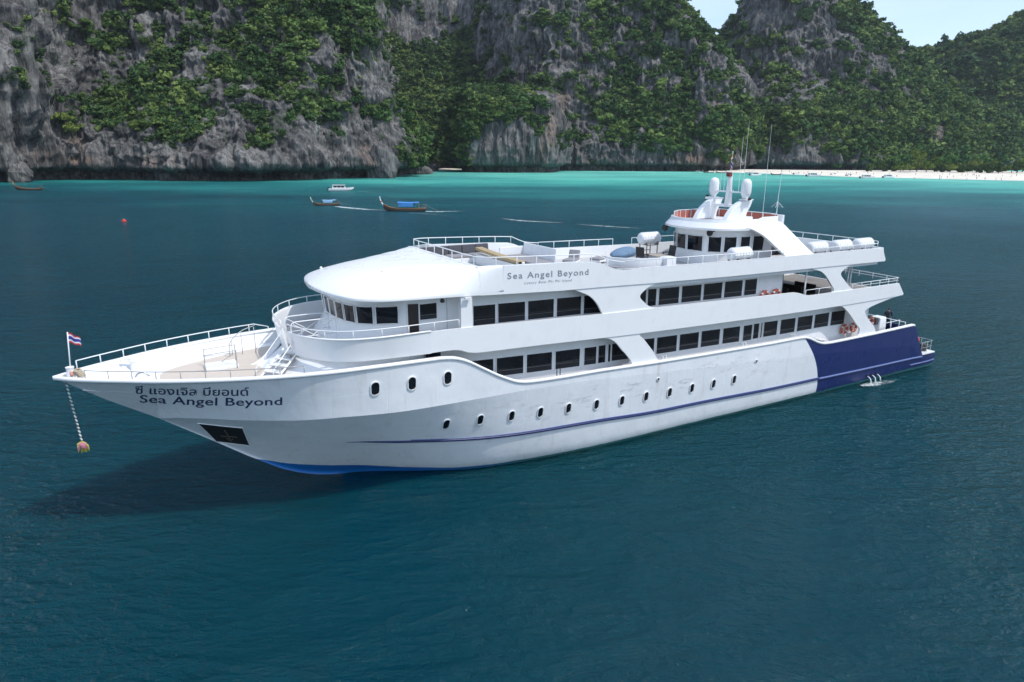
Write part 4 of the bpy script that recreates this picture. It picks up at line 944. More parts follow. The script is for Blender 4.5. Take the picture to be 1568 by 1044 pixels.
J = [(0, 0, .98), (0, 0, 1.18), (.02, 0, 1.38), (.05, 0, 1.50), (.09, 0, 1.58), (.11, 0, 1.68), (.11, 0, 1.76),
     (0, .10, .92), (.03, .12, .50), (0, .13, .09), (.12, .14, .04), (0, -.10, .92), (.02, -.12, .5), (-.02, -.13, .09), (.10, -.14, .04),
     (.04, .19, 1.42), (.22, .25, 1.22), (.46, .22, 1.10), (.54, .21, 1.08), (.04, -.19, 1.42), (.20, -.26, 1.2), (.42, -.24, 1.08), (.50, -.23, 1.06)]
EDG = [(0, 1), (1, 2), (2, 3), (3, 4), (4, 5), (5, 6), (0, 7), (7, 8), (8, 9), (9, 10), (0, 11), (11, 12), (12, 13), (13, 14), (2, 15), (15, 16), (16, 17), (17, 18), (2, 19), (19, 20), (20, 21), (21, 22)]
RAD = [(.15, .12), (.15, .115), (.17, .12), .08, .06, (.085, .095), .075, .095, .065, .045, .04, .095, .065, .045, .04, .06, .047, .036, .03, .06, .047, .036, .03]
def zone(c):
    if c.z > 1.68 or (c.z > 1.60 and c.x < .07): return 3
    if c.z > 1.53: return 2
    if c.x > .30 and c.z > .9: return 2
    if c.z < .95: return 1
    return 0
crew = onboard('person', (-25.0, 2.1, 2.68), 'person in dark clothes standing at the stern rail, arms reaching aft', 'person', math.radians(200))
pm = skin_person('body', J, EDG, RAD, [DARKC, TROUS, SKIN, HAIR], zone)
link('body', pm, crew)
# discharged cooling water
FOAM = None
# ================================================================== WATER
def sea_material():
    m = mat('sea water', (0.002, 0.05, 0.08), 0.07); t = NT(m); g = t.geo(); X, Y, Z = t.sep(g)
    nb = t.noise(g, 0.004, 4, 0.55, (0.6, 1.6, 1)); ns = t.noise(g, 0.012, 6, 0.62, (0.4, 0.8, 1), 0.4); nl = t.noise(g, 0.02, 3, 0.5)
    # distance seaward of the reef edge, bent by noise and by the bay's shape
    d = t.math('ADD', Y, t.math('MULTIPLY', t.math('ADD', nb, -0.5), 240))
    d = t.math('ADD', d, t.math('MULTIPLY', t.math('ADD', ns, -0.5), 330))
    left = t.math('ADD', t.math('MULTIPLY', t.math('MINIMUM', t.math('ADD', X, 30.0), 0.0), 0.30), t.math('MULTIPLY', t.math('MAXIMUM', t.math('ADD', X, -20.0), 0.0), 0.32))
    d = t.math('ADD', d, left)
    sh = t.ramp(t.math('MULTIPLY', d, 0.001), [(0.06, (0.0, 0.034, 0.051)), (0.18, (0.0001, 0.043, 0.063)), (0.25, (0.002, 0.072, 0.086)), (0.33, (0.014, 0.165, 0.158)), (0.42, (0.055, 0.34, 0.28)), (0.58, (0.13, 0.50, 0.40))])
    near = t.mix(t.ramp(nl, [(0.35, (0, 0, 0)), (0.7, (1, 1, 1))]), (0.0, 0.0, 0.0), (0.001, 0.008, 0.006))
    reef = t.ramp(t.noise(g, 0.022, 5, 0.62, (0.35, 0.8, 1), 0.3), [(0.40, (0.55, 0.62, 0.68)), (0.60, (1.12, 1.08, 1.05))])
    far_ = t.ramp(t.math('MULTIPLY', Y, .001), [(0.16, (0, 0, 0)), (0.28, (1, 1, 1))])
    sh = t.mix(far_, sh, t.mix(1.0, sh, reef, 'MULTIPLY'))
    col = t.mix(1.0, sh, near, 'ADD')
    t.l(col, t.b.inputs['Base Color']); t.b.inputs['IOR'].default_value = 1.333; t.b.inputs['Specular IOR Level'].default_value = 0.22
    t.b.subsurface_method = 'RANDOM_WALK'; t.b.inputs['Subsurface Weight'].default_value = 0.85; t.b.inputs['Subsurface Radius'].default_value = (1.2, 2.2, 2.6); t.b.inputs['Subsurface Scale'].default_value = 3.0
    def crest(scale, sc, rot, detail=2):
        mp = t.n('Mapping'); mp.inputs['Rotation'].default_value = (0, 0, rot); mp.inputs['Scale'].default_value = sc; t.l(g, mp.inputs['Vector'])
        x = t.n('TexNoise', noise_type='RIDGED_MULTIFRACTAL', normalize=False); x.inputs['Scale'].default_value = scale; x.inputs['Detail'].default_value = detail; x.inputs['Roughness'].default_value = .45; x.inputs['Offset'].default_value = .9; x.inputs['Gain'].default_value = 1.4
        t.l(mp.outputs[0], x.inputs['Vector']); return x.outputs['Fac']
    w1 = t.noise(g, 0.14, 3, 0.5, (0.75, 1.25, 1), 0.4); w2 = crest(0.42, (0.6, 1.3, 1), .25); w3 = crest(1.0, (0.6, 1.35, 1), -.15); w4 = t.noise(g, 3.2, 4, 0.6, (0.75, 1.35, 1), 0.3)
    wind = t.ramp(t.noise(g, 0.018, 3, 0.5), [(0.35, (0.35,)*3), (0.65, (1.0,)*3)])
    h = t.math('ADD', t.math('ADD', t.math('MULTIPLY', w1, 0.34), t.math('MULTIPLY', w2, 0.06)), t.math('ADD', t.math('MULTIPLY', w3, 0.045), t.math('MULTIPLY', w4, 0.12)))
    h = t.math('MULTIPLY', h, wind)
    t.l(t.bump(h, 1.0, 4.2), t.b.inputs['Normal'])
    t.l(t.ramp(t.math('MULTIPLY', Y, .002), [(0.08, (.07,)*3), (0.3, (.22,)*3), (0.7, (.38,)*3)]), t.b.inputs['Roughness'])
    return m
SEA = sea_material()
o = MB().box((0, 3500, -60), (18000, 11000, 120)).build('sea', SEA); tag(o, kind='structure')
def foam_material():
    m = mat('foam', (0.75, 0.80, 0.80), 0.7); t = NT(m); g = t.geo()
    a = t.n('Attribute'); a.attribute_name = 'fo'
    n = t.noise(g, 0.9, 6, 0.7); n2 = t.noise(g, 6, 4, 0.6)
    f = t.math('MULTIPLY', t.ramp(t.math('ADD', t.math('MULTIPLY', n, .7), t.math('MULTIPLY', n2, .3)), [(0.40, (0, 0, 0)), (0.58, (1, 1, 1))]), a.outputs['Fac'])
    t.l(f, t.b.inputs['Alpha']); return m
FOAM = foam_material()
def foam(name, path, widths, alphas, z=.03):
    rows = []; al = []
    P = [np.array(p[:2], float) for p in cr([(*p, 0) for p in path], 8)]
    n = len(P); W = np.interp(np.linspace(0, 1, n), np.linspace(0, 1, len(widths)), widths); A = np.interp(np.linspace(0, 1, n), np.linspace(0, 1, len(alphas)), alphas)
    for i, p in enumerate(P):
        d = P[min(n-1, i+1)]-P[max(0, i-1)]; d = d/(np.linalg.norm(d)+1e-9); nn = np.array([-d[1], d[0]])
        rows.append([(*(p+nn*W[i]*k/2), z) for k in (-1, -.5, 0, .5, 1)]); al += [0, A[i]*.7, A[i], A[i]*.7, 0]
    me = MB().grid(rows).mesh(name, FOAM)
    at_ = me.attributes.new('fo', 'FLOAT', 'POINT'); at_.data.foreach_set('value', al)
    return tag(link(name, me), kind='stuff')

# ================================================================== CLIFFS
_perm = RNG.permutation(512); _val = RNG.random(512)
def vnoise(p):
    i = np.floor(p).astype(np.int64); f = p-i; f = f*f*(3-2*f)
    def h(a, b, c): return _val[(_perm[(_perm[(_perm[a & 511]+b) & 511]+c) & 511])]
    r = 0
    for dx in (0, 1):
        for dy in (0, 1):
            for dz in (0, 1):
                w = (f[:, 0] if dx else 1-f[:, 0])*(f[:, 1] if dy else 1-f[:, 1])*(f[:, 2] if dz else 1-f[:, 2])
                r = r+w*h(i[:, 0]+dx, i[:, 1]+dy, i[:, 2]+dz)
    return r
def fbm(p, oct=4, ridged=False, gain=.5):
    s = 0; a = 1; tot = 0
    for k in range(oct):
        v = vnoise(p*2**k+17.3*k); v = 1-np.abs(2*v-1) if ridged else v
        s = s+a*v; tot += a; a *= gain
    return s/tot
def project(P):
    q = P-np.array([0, 0, CAMH]); d = q@_fw
    return 784+F*(q@_rt)/d, 522-F*(q@_up)/d
# how green each part of the cliffs is: rows of the photo from top to water, columns left to right
VEG_X = np.array([0, 75, 150, 250, 350, 450, 550, 585, 640, 690, 750, 850, 950, 1050, 1125, 1225, 1350, 1430, 1500, 1568], float)
VEG_Y = np.array([10, 50, 90, 130, 170, 210, 240], float)
VEG = np.array([
 [.30, .45, .55, .68, .55, .78, .80, .60, .40, .35, .45, .55, .68, .70, .40, .48, .60, .95, .97, .97],
 [.25, .30, .52, .55, .78, .66, .55, .45, .45, .45, .40, .52, .55, .65, .55, .40, .62, .97, .97, .97],
 [.30, .28, .45, .52, .85, .74, .55, .40, .95, .93, .50, .52, .52, .55, .50, .32, .48, .92, .97, .97],
 [.40, .30, .75, .85, .66, .80, .48, .35, 1.0, 1.0, .80, .50, .85, .55, .50, .48, .62, .95, .97, .97],
 [.30, .30, .80, .92, .66, .82, .38, .28, 1.0, 1.0, .72, .46, .82, .85, .80, .97, .85, .93, .97, .97],
 [.12, .15, .62, .85, .52, .55, .28, .18, 1.0, .98, .12, .42, .80, .85, .90, .88, .92, .95, .97, .97],
 [.05, .05, .12, .15, .08, .05, .05, .05, .95, .80, .05, .12, .25, .40, .42, .30, .95, .97, .97, .97]])
def veg_at(px, py):
    fx = np.interp(px, VEG_X, np.arange(len(VEG_X))); fy = np.interp(py, VEG_Y, np.arange(len(VEG_Y)))
    i = np.minimum(fx.astype(int), len(VEG_X)-2); j = np.minimum(fy.astype(int), len(VEG_Y)-2); u = fx-i; v = fy-j
    return (VEG[j, i]*(1-u)+VEG[j, i+1]*u)*(1-v)+(VEG[j+1, i]*(1-u)+VEG[j+1, i+1]*u)*v
RUST = [(115, 222, 16, 12, .9), (125, 246, 26, 10, .8), (70, 240, 30, 14, .4), (565, 238, 18, 16, .8), (230, 248, 40, 10, .5), (862, 150, 9, 22, .9), (845, 200, 9, 30, .8), (832, 236, 9, 22, .8), (1062, 246, 26, 12, 1.), (1098, 160, 8, 20, .6), (1436, 205, 10, 24, .8), (775, 38, 8, 6, .9), (1290, 246, 60, 8, .35)]
def rock_material():
    m = mat('limestone', (0.25, 0.25, 0.26), 0.9, 0, .2); t = NT(m); g = t.geo()
    n1 = t.noise(g, 0.045, 6, 0.62, (1, 1, 0.30)); n2 = t.noise(g, 0.35, 6, 0.65, (1, 1, 0.14)); n3 = t.noise(g, 0.9, 5, 0.7, (1, 1, .4))
    c = t.ramp(t.math('ADD', t.math('MULTIPLY', n1, .45), t.math('MULTIPLY', n2, .55)), [(0.34, (0.028, 0.027, 0.028)), (0.45, (0.092, 0.090, 0.089)), (0.54, (0.175, 0.171, 0.165)), (0.68, (0.35, 0.34, 0.32))])
    n5 = t.noise(g, 0.16, 5, 0.6, (1, 1, 0.10), 0.5); crack = t.ramp(t.math('ABSOLUTE', t.math('ADD', n5, -0.5)), [(0.0, (1, 1, 1)), (0.03, (0, 0, 0))])
    c = t.mix(t.math('MULTIPLY', crack, .75), c, (0.02, 0.02, 0.024))
    ra = t.n('Attribute'); ra.attribute_name = 'rust'; va = t.n('Attribute'); va.attribute_name = 'veg'
    rust = t.ramp(n3, [(0.3, (0.09, 0.05, 0.04)), (0.5, (0.22, 0.13, 0.095)), (0.7, (0.4, 0.32, 0.25))])
    c = t.mix(t.math('MULTIPLY', ra.outputs['Fac'], t.ramp(n2, [(0.42, (.05,)*3), (0.58, (.85,)*3)])), c, rust)
    moss = t.ramp(n3, [(0.3, (0.020, 0.036, 0.012)), (0.7, (0.055, 0.085, 0.03))])
    vf = t.math('MULTIPLY', va.outputs['Fac'], t.ramp(n3, [(0.38, (0.15,)*3), (0.58, (1,)*3)]))
    c = t.mix(t.math('MULTIPLY', vf, .9), c, moss)
    t.l(c, t.b.inputs['Base Color'])
    h = t.math('ADD', t.math('MULTIPLY', n2, 1.6), t.math('MULTIPLY', n3, .6)); t.l(t.bump(h, 1.0, 1.3), t.b.inputs['Normal'])
    return m
ROCK = rock_material()
def leaf_material(name, dark, mid, light):
    m = mat(name, mid, 0.75, 0, .15); t = NT(m); g = t.geo()
    oi = t.n('ObjectInfo'); n = t.noise(g, .5, 3, .6); n0 = t.noise(g, .02, 3, .5)
    f = t.math('ADD', t.math('ADD', t.math('MULTIPLY', oi.outputs['Random'], .5), t.math('MULTIPLY', n, .25)), t.math('MULTIPLY', n0, .35))
    t.l(t.ramp(f, [(0.25, dark), (0.55, mid), (0.80, light)]), t.b.inputs['Base Color'])
    t.b.inputs['Subsurface Weight'].default_value = 0.0
    return m
LEAF = leaf_material('jungle leaves', (0.024, 0.054, 0.020), (0.058, 0.112, 0.034), (0.165, 0.23, 0.062))
BARK = painted('bark', (0.16, 0.13, 0.10), .9, .4, 3)
def crown_mesh(name, seed, n=190, lumps=5, flat=.75, size=.24, core=True, mats=None):
    """leaf clumps spread over several uneven lobes, unit radius"""
    R = np.random.default_rng(seed); vs = []; fs = []
    C = [(0, 0, 0, .72)]+[(*(R.normal(size=3)*[.5, .5, .3]), R.uniform(.34, .55)) for _ in range(lumps)]
    if core:
        for cx, cy, cz, r in C:
            b = len(vs); k = 6
            for i in range(1, 4):
                th = math.pi*i/4
                for j in range(k): a = 6.283*j/k; vs.append((cx+r*.72*math.sin(th)*math.cos(a), cy+r*.72*math.sin(th)*math.sin(a), (cz+r*.72*math.cos(th))*flat))
            for i in range(2):
                for j in range(k): fs.append((b+i*k+j, b+i*k+(j+1) % k, b+(i+1)*k+(j+1) % k, b+(i+1)*k+j))
            fs.append(tuple(b+j for j in range(k)))
    for _ in range(n):
        cx, cy, cz, r = C[R.integers(len(C))]; d = R.normal(size=3); d[2] = abs(d[2])*1.0-.25; d /= np.linalg.norm(d)
        p = np.array([cx, cy, cz])+d*r*R.uniform(.75, 1.12); p[2] *= flat
        nn = d+R.normal(size=3)*.55; nn /= np.linalg.norm(nn); u = np.cross(nn, R.normal(size=3)); u /= np.linalg.norm(u); w = np.cross(nn, u)
        s = size*R.uniform(.6, 1.25); b = len(vs)
        vs += [tuple(p-u*s), tuple(p-w*s*.6+nn*s*.15), tuple(p+u*s), tuple(p+w*s*.6+nn*s*.15)]; fs.append((b, b+1, b+2, b+3))
    me = bpy.data.meshes.new(name); me.from_pydata(vs, [], fs); me.materials.append(mats or LEAF); me.update()
    return me
BUSH = bpy.data.collections.new('foliage_sources')
for k in range(6):
    ob = bpy.data.objects.new('shrub_source', crown_mesh('shrub', 100+k, 150 if k < 4 else 110, 4+k % 3, .62+.1*(k % 3))); BUSH.objects.link(ob)
def scatter_tree():
    g = bpy.data.node_groups.new('scatter_shrubs', 'GeometryNodeTree')
    g.interface.new_socket('Geometry', in_out='INPUT', socket_type='NodeSocketGeometry'); g.interface.new_socket('Geometry', in_out='OUTPUT', socket_type='NodeSocketGeometry')
    N = g.nodes; i = N.new('NodeGroupInput'); o = N.new('NodeGroupOutput'); ip = N.new('GeometryNodeInstanceOnPoints'); ci = N.new('GeometryNodeCollectionInfo')
    ci.inputs['Collection'].default_value = BUSH; ci.inputs['Separate Children'].default_value = True; ci.inputs['Reset Children'].default_value = True
    ip.inputs['Pick Instance'].default_value = True
    def na(nm, ty):
        x = N.new('GeometryNodeInputNamedAttribute'); x.data_type = ty; x.inputs['Name'].default_value = nm; return x.outputs['Attribute']
    e2r = N.new('FunctionNodeEulerToRotation')
    g.links.new(i.outputs[0], ip.inputs['Points']); g.links.new(ci.outputs[0], ip.inputs['Instance'])
    g.links.new(na('idx', 'INT'), ip.inputs['Instance Index']); g.links.new(na('rot', 'FLOAT_VECTOR'), e2r.inputs[0]); g.links.new(e2r.outputs[0], ip.inputs['Rotation'])
    g.links.new(na('scl', 'FLOAT_VECTOR'), ip.inputs['Scale']); g.links.new(ip.outputs[0], o.inputs[0])
    return g
SCAT = scatter_tree()
def scatter(name, P, S):
    n = len(P); me = bpy.data.meshes.new(name); me.from_pydata([tuple(p) for p in P], [], [])
    a = me.attributes.new('idx', 'INT', 'POINT'); a.data.foreach_set('value', RNG.integers(0, 6, n).astype(np.int32))
    rot = np.stack([RNG.normal(0, .22, n)+.12, RNG.normal(0, .2, n), RNG.uniform(0, 6.28, n)], 1)
    a = me.attributes.new('rot', 'FLOAT_VECTOR', 'POINT'); a.data.foreach_set('vector', rot.ravel())
    sc = np.stack([S*RNG.uniform(.8, 1.25, n), S*RNG.uniform(.8, 1.25, n), S*RNG.uniform(.7, 1.3, n)], 1)
    a = me.attributes.new('scl', 'FLOAT_VECTOR', 'POINT'); a.data.foreach_set('vector', sc.ravel())
    o = link(name, me); md = o.modifiers.new('scatter', 'NODES'); md.node_group = SCAT
    return tag(o, kind='stuff')
def cliff(name, rows, nu, nv, seed, big=16, mid=6, fine=1.6, dens=1.0, bush=(1.5, 3.4), veg_boost=0.0, leafname='jungle_cover', maxb=9000):
    """terrain sheet through control rows of (px, py, D) from the foot up; carved with ridges, planted where green"""
    W = np.array([[at(*c) if len(c) == 3 else at(*c) for c in r] for r in rows])          # R x C x 3
    R_, C_ = W.shape[:2]
    def interp(A, n):     # Catmull-Rom along axis 0, resampled by chord length so rows stay even
        m = len(A); t = np.linspace(0, m-1, n); i = np.minimum(t.astype(int), m-2); f = (t-i)[:, None, None]
        g = lambda k: A[np.clip(k, 0, m-1)]
        p0, p1, p2, p3 = g(i-1), g(i), g(i+1), g(i+2)
        return .5*(2*p1+(-p0+p2)*f+(2*p0-5*p1+4*p2-p3)*f*f+(-p0+3*p1-3*p2+p3)*f**3)
    A = interp(W, nv); A = np.swapaxes(interp(np.swapaxes(A, 0, 1), nu), 0, 1)             # nv x nu x 3
    du = np.gradient(A, axis=1); dv = np.gradient(A, axis=0); N = np.cross(du, dv); N /= np.linalg.norm(N, axis=2, keepdims=True)+1e-9
    N[N[:, :, 1] > 0] *= -1
    P = A.reshape(-1, 3); n = N.reshape(-1, 3).copy(); n[:, 2] *= .35
    q = P+seed*37.
    b1 = fbm(q/np.array([55, 55, 110.]), 3)-.5; b2 = fbm(q/np.array([16, 16, 42.]), 4, True)-.5; b3 = .5*(fbm(q/np.array([4.0, 4.0, 20.]), 3, True)**1.8-.38)+.75*(.45-fbm(q/np.array([7., 7., 46.])+91, 2, True)**2.2)
    ledge = fbm(q/np.array([40, 40, 14.]), 3)-.5
    foot = np.clip(P[:, 2]/9., 0, 1)
    D = big*b1*2*foot+mid*b2*2*(.25+.75*foot)+fine*b3*2+mid*.9*ledge*foot
    # wave-cut notch at the waterline
    notch = 10*np.exp(-((P[:, 2]-1.5)/4.2)**4)*(.6+.8*fbm(q/np.array([25, 25, 500.]), 2)) if fine > 1.0 else 0
    P2 = P+n*(D-notch)[:, None]
    me = bpy.data.meshes.new(name)
    idx = np.arange(nu*nv).reshape(nv, nu); Fq = np.stack([idx[:-1, :-1], idx[:-1, 1:], idx[1:, 1:], idx[1:, :-1]], -1).reshape(-1, 4)
    me.vertices.add(len(P2)); me.vertices.foreach_set('co', P2.ravel()); me.loops.add(Fq.size); me.loops.foreach_set('vertex_index', Fq.ravel().astype(np.int32))
    me.polygons.add(len(Fq)); me.polygons.foreach_set('loop_start', np.arange(0, Fq.size, 4, dtype=np.int32)); me.update(calc_edges=True)
    me.materials.append(ROCK)
    px, py = project(P2)
    pv = veg_at(px, py)+veg_boost
    nz = .42*fbm(q/np.array([26, 26, 34.]), 3)+.58*fbm(q/np.array([6.5, 6.5, 9.]), 3); steep = b2+b3*.5
    s = (pv-.53)*1.25+(nz-.5)*2.9-steep*.5; v = np.clip(s*3+.5, 0, 1)*np.clip((P2[:, 2]-4.5)/4, 0, 1)
    ru = np.zeros(len(P2))
    for cx, cy, rx, ry, k in RUST: ru = np.maximum(ru, k*np.exp(-(((px-cx)/rx)**2+((py-cy)/ry)**2)**1.5))
    v = v*(1-np.clip(ru*1.3, 0, 1))
    for nm, a in (('veg', v), ('rust', ru)):
        at_ = me.attributes.new(nm, 'FLOAT', 'POINT'); at_.data.foreach_set('value', a.astype(np.float32))
    o = tag(link(name, me), kind='structure')
    # planting
    fc = P2.reshape(nv, nu, 3); ar = np.linalg.norm(np.cross(np.gradient(fc, axis=1), np.gradient(fc, axis=0)), axis=2).ravel()
    w = ar*v**1.3*((px > -120) & (px < 1690) & (py > -60)); w /= w.sum()+1e-9
    tot = min(maxb, int(dens*(ar*v*((px > -120) & (px < 1690) & (py > -60))).sum()/9.0))
    if tot > 10:
        pick = RNG.choice(len(P2), tot, p=w); S = RNG.uniform(bush[0], bush[1], tot)*(.75+.5*v[pick]); S *= np.where(RNG.random(tot) < .10, 1.75, 1.)*np.where(RNG.random(tot) < .3, .65, 1.)
        scatter(leafname, P2[pick]+n[pick]*(S*.25)[:, None]+RNG.normal(0, .8, (tot, 3)), S)
    return o
def shore(px, py): return (px, py)
def gD(px, py): return float(at(px, py)[1])
# --- left headland
cx = [-420, -250, -100, 20, 130, 250, 350, 450, 540, 600, 636, 650, 655]; by = [304, 292, 284, 278, 275, 277, 277, 276, 273, 271, 267, 262, 258]
D0 = [gD(a, b) for a, b in zip(cx, by)]; D0[-1] += 70; D0[-2] += 15
def row(pxs, py, add): return [(p, y, d+a) for p, y, d, a in zip(pxs, py if isinstance(py, list) else [py]*len(pxs), D0, add if isinstance(add, list) else [add]*len(pxs))]
foot = [(p, 522+0*y, d) for p, y, d in zip(cx, by, D0)]
def zrow(pxs, z, add, Ds):   # row at a height in metres
    out = []
    for p, d, a in zip(pxs, Ds, add if isinstance(add, list) else [add]*len(pxs)):
        dd = d+a; lo, hi = -900., 600.
        for _ in range(40):
            m_ = (lo+hi)/2
            if at(p, m_, dd)[2] > z: lo = m_
            else: hi = m_
        out.append((p, m_, dd))
    return out
r = lambda a: a
LEFT = [zrow(cx, -3, 3, D0), zrow(cx, 9, 0, D0), zrow([-420, -250, -100, 20, 130, 250, 350, 450, 540, 598, 634, 649, 652], 26, [8, 8, 6, 4, 10, 18, 12, 10, 6, 4, 8, 24, 90], D0),
        zrow([-420, -250, -100, 20, 130, 250, 350, 450, 535, 585, 614, 624, 626], 48, [20, 18, 14, 10, 30, 48, 34, 28, 16, 10, 18, 40, 120], D0),
        zrow([-420, -250, -100, 20, 130, 250, 350, 445, 525, 570, 596, 604, 605], 72, [34, 30, 24, 18, 52, 70, 62, 48, 30, 18, 26, 56, 150], D0),
        zrow([-420, -250, -100, 20, 130, 250, 350, 440, 515, 562, 586, 594, 595], 100, [50, 46, 38, 34, 66, 88, 84, 66, 46, 28, 36, 70, 180], D0),
        zrow([-420, -250, -100, 20, 130, 245, 340, 430, 505, 550, 574, 582, 583], 150, [90, 80, 70, 64, 92, 112, 110, 96, 72, 50, 60, 100, 220], D0),
        zrow([-420, -250, -100, 20, 130, 240, 335, 420, 490, 535, 560, 568, 569], 190, [140, 130, 120, 110, 130, 150, 150, 140, 120, 95, 110, 150, 260], D0)]
cliff('cliff', LEFT, 900, 330, 1, 15, 11, 5.0, 1.15, (1.3, 3.1), leafname='jungle_cover', maxb=9500)
# --- green gully behind the cove
cx = [540, 590, 630, 670, 710, 750, 790]; D1 = [700, 715, 725, 735, 740, 735, 730]
GUL = [zrow(cx, -2, 0, D1), zrow(cx, 12, 10, D1), zrow(cx, 45, 60, D1), zrow(cx, 90, 120, D1), zrow(cx, 140, 170, D1), zrow(cx, 200, 210, D1), zrow(cx, 270, 260, D1)]
cliff('cliff', GUL, 200, 170, 2, 26, 9, 1.4, 1.0, (2.2, 4.6), .05, maxb=4500)
# --- rock tower with a green cap
cx = [694, 699, 712, 740, 780, 820, 848, 862, 868]; D2 = [700, 650, 622, 612, 610, 612, 620, 650, 700]
TOW = [zrow(cx, -3, 3, D2), zrow(cx, 9, 0, D2), zrow(cx, 30, 3, D2), zrow([696, 701, 712, 740, 780, 820, 846, 858, 862], 50, 8, D2), zrow([698, 703, 714, 740, 782, 820, 844, 854, 857], 62, 16, D2), zrow([700, 706, 716, 742, 784, 818, 838, 848, 850], 70, 40, D2), zrow([702, 708, 718, 742, 784, 816, 834, 842, 844], 74, 80, D2)]
cliff('cliff', TOW, 280, 170, 3, 6, 6, 4.0, 1.1, (1.6, 3.6), .06, maxb=2500)
# --- middle massif
cx = [728, 745, 775, 830, 870, 930, 1000, 1060, 1100, 1126, 1140, 1150]; D3 = [860, 790, 745, 700, 690, 690, 690, 690, 690, 700, 730, 800]
MID = [zrow(cx, -3, 3, D3), zrow(cx, 9, 0, D3), zrow(cx, 35, [10]*3+[10, 14, 18, 14, 10, 8, 8, 20, 60], D3),
       zrow([728, 745, 775, 835, 878, 935, 1002, 1062, 1104, 1130, 1144, 1152], 70, [24]*3+[24, 40, 48, 40, 30, 22, 22, 34, 80], D3),
       zrow([728, 745, 775, 838, 880, 932, 994, 1046, 1084, 1108, 1122, 1130], 105, [40]*3+[40, 58, 66, 60, 52, 44, 42, 52, 100], D3),
       zrow([728, 745, 775, 838, 880, 928, 982, 1022, 1048, 1066, 1076, 1082], 140, [56]*3+[56, 72, 82, 80, 74, 66, 66, 76, 120], D3),
       zrow([728, 745, 775, 832, 870, 915, 958, 990, 1012, 1028, 1036, 1042], 175, [76]*3+[76, 90, 100, 100, 96, 92, 92, 100, 150], D3),
       zrow([728, 745, 775, 826, 860, 900, 930, 952, 968, 980, 986, 990], 240, [120]*3+[120, 132, 140, 140, 140, 140, 140, 150, 200], D3)]
cliff('cliff', MID, 600, 290, 4, 12, 10, 5.0, 1.05, (1.7, 4.0), maxb=8000)
# --- right peak with the low green mound in front
cx = [1060, 1090, 1130, 1170, 1220, 1270, 1320, 1370, 1420, 1460, 1500, 1560, 1640]; D4 = [860, 840, 800, 770, 760, 760, 765, 780, 800, 820, 840, 860, 900]
PEA = [zrow(cx, -3, 3, D4), zrow(cx, 8, 0, D4), zrow(cx, 30, [30, 30, 24, 14, 8, 8, 10, 16, 20, 24, 30, 50, 60], D4),
       zrow([1060, 1090, 1132, 1174, 1222, 1270, 1318, 1364, 1410, 1450, 1486, 1530, 1590], [60, 60, 66, 74, 80, 80, 74, 66, 62, 60, 54, 44, 38][0] if False else 62, [60, 60, 50, 34, 26, 26, 30, 40, 46, 54, 70, 110, 150], D4),
       zrow([1070, 1092, 1132, 1172, 1220, 1268, 1312, 1352, 1388, 1418, 1440, 1456, 1470], 96, [100, 100, 96, 88, 84, 82, 78, 76, 80, 90, 110, 160, 220], D4),
       zrow([1090, 1104, 1134, 1172, 1216, 1260, 1300, 1336, 1366, 1390, 1406, 1416, 1422], 130, [130, 126, 120, 112, 108, 104, 102, 102, 108, 118, 140, 190, 260], D4),
       zrow([1104, 1114, 1138, 1172, 1212, 1252, 1286, 1314, 1336, 1354, 1366, 1372, 1376], 165, [150, 146, 138, 130, 126, 122, 122, 124, 132, 144, 166, 210, 280], D4),
       zrow([1130, 1138, 1154, 1178, 1208, 1240, 1266, 1284, 1294, 1300, 1304, 1306, 1307], 210, [170, 166, 158, 150, 146, 144, 146, 150, 160, 176, 200, 240, 300], D4),
       zrow([1166, 1170, 1178, 1192, 1208, 1226, 1240, 1250, 1256, 1260, 1262, 1263, 1264], 270, [220, 216, 208, 200, 196, 194, 196, 200, 210, 226, 250, 290, 340], D4)]
cliff('cliff', PEA, 560, 280, 5, 12, 10, 5.0, 1.0, (2.4, 5.4), maxb=8000)
# --- far ridge at the right
cx = [1370, 1410, 1450, 1490, 1530, 1580, 1650, 1760, 1900]; D5 = [1000, 990, 980, 970, 960, 950, 940, 930, 930]
RID = [zrow(cx, -3, 0, D5), zrow(cx, 12, 10, D5), zrow(cx, 50, 60, D5), zrow(cx, 95, 110, D5)] + \
      [[(p, y, d+150+90*k) for p, y, d in zip(cx, ys, D5)] for k, ys in enumerate(([100, 96, 90, 84, 74, 62, 50, 30, 10], [86, 82, 74, 60, 42, 24, 6, -20, -40]))] + [[(p, y+34, d+420) for p, y, d in zip(cx, [86, 82, 74, 60, 42, 24, 6, -20, -40], D5)]]
cliff('hillside', RID, 300, 150, 6, 12, 7, 2.0, 1.0, (3.2, 6.4), .1, maxb=4200)

# ================================================================== BEACH
def sand_material():
    m = mat('coral sand', (0.72, 0.66, 0.56), .9, 0, .2); t = NT(m); g = t.geo()
    t.l(t.ramp(t.noise(g, .08, 5, .6), [(.3, (0.60, 0.54, 0.45)), (.7, (0.80, 0.75, 0.66))]), t.b.inputs['Base Color']); return m
SAND = sand_material()
def beach(front, back, name='beach'):
    fr = [at(*p) for p in front]; bk = [at(p[0], p[1], p[2]) for p in back]; rows = []
    for f, b in zip(cr(fr, 6), cr(bk, 6)):
        r_ = []
        for t_ in np.linspace(-.12, 1, 8):
            q = f*(1-t_)+b*t_; z = max(-.6, 1.7*math.sin(min(1, max(t_, -.3))*1.5)) if t_ > 0 else t_*5
            r_.append((q[0], q[1], z))
        rows.append(r_)
    return tag(MB().grid(rows).build(name, SAND, smooth=True), kind='structure')
FR = [(1085, 263.5), (1120, 264.0), (1180, 266), (1250, 268.5), (1310, 271), (1400, 273), (1480, 275), (1568, 277), (1680, 280)]
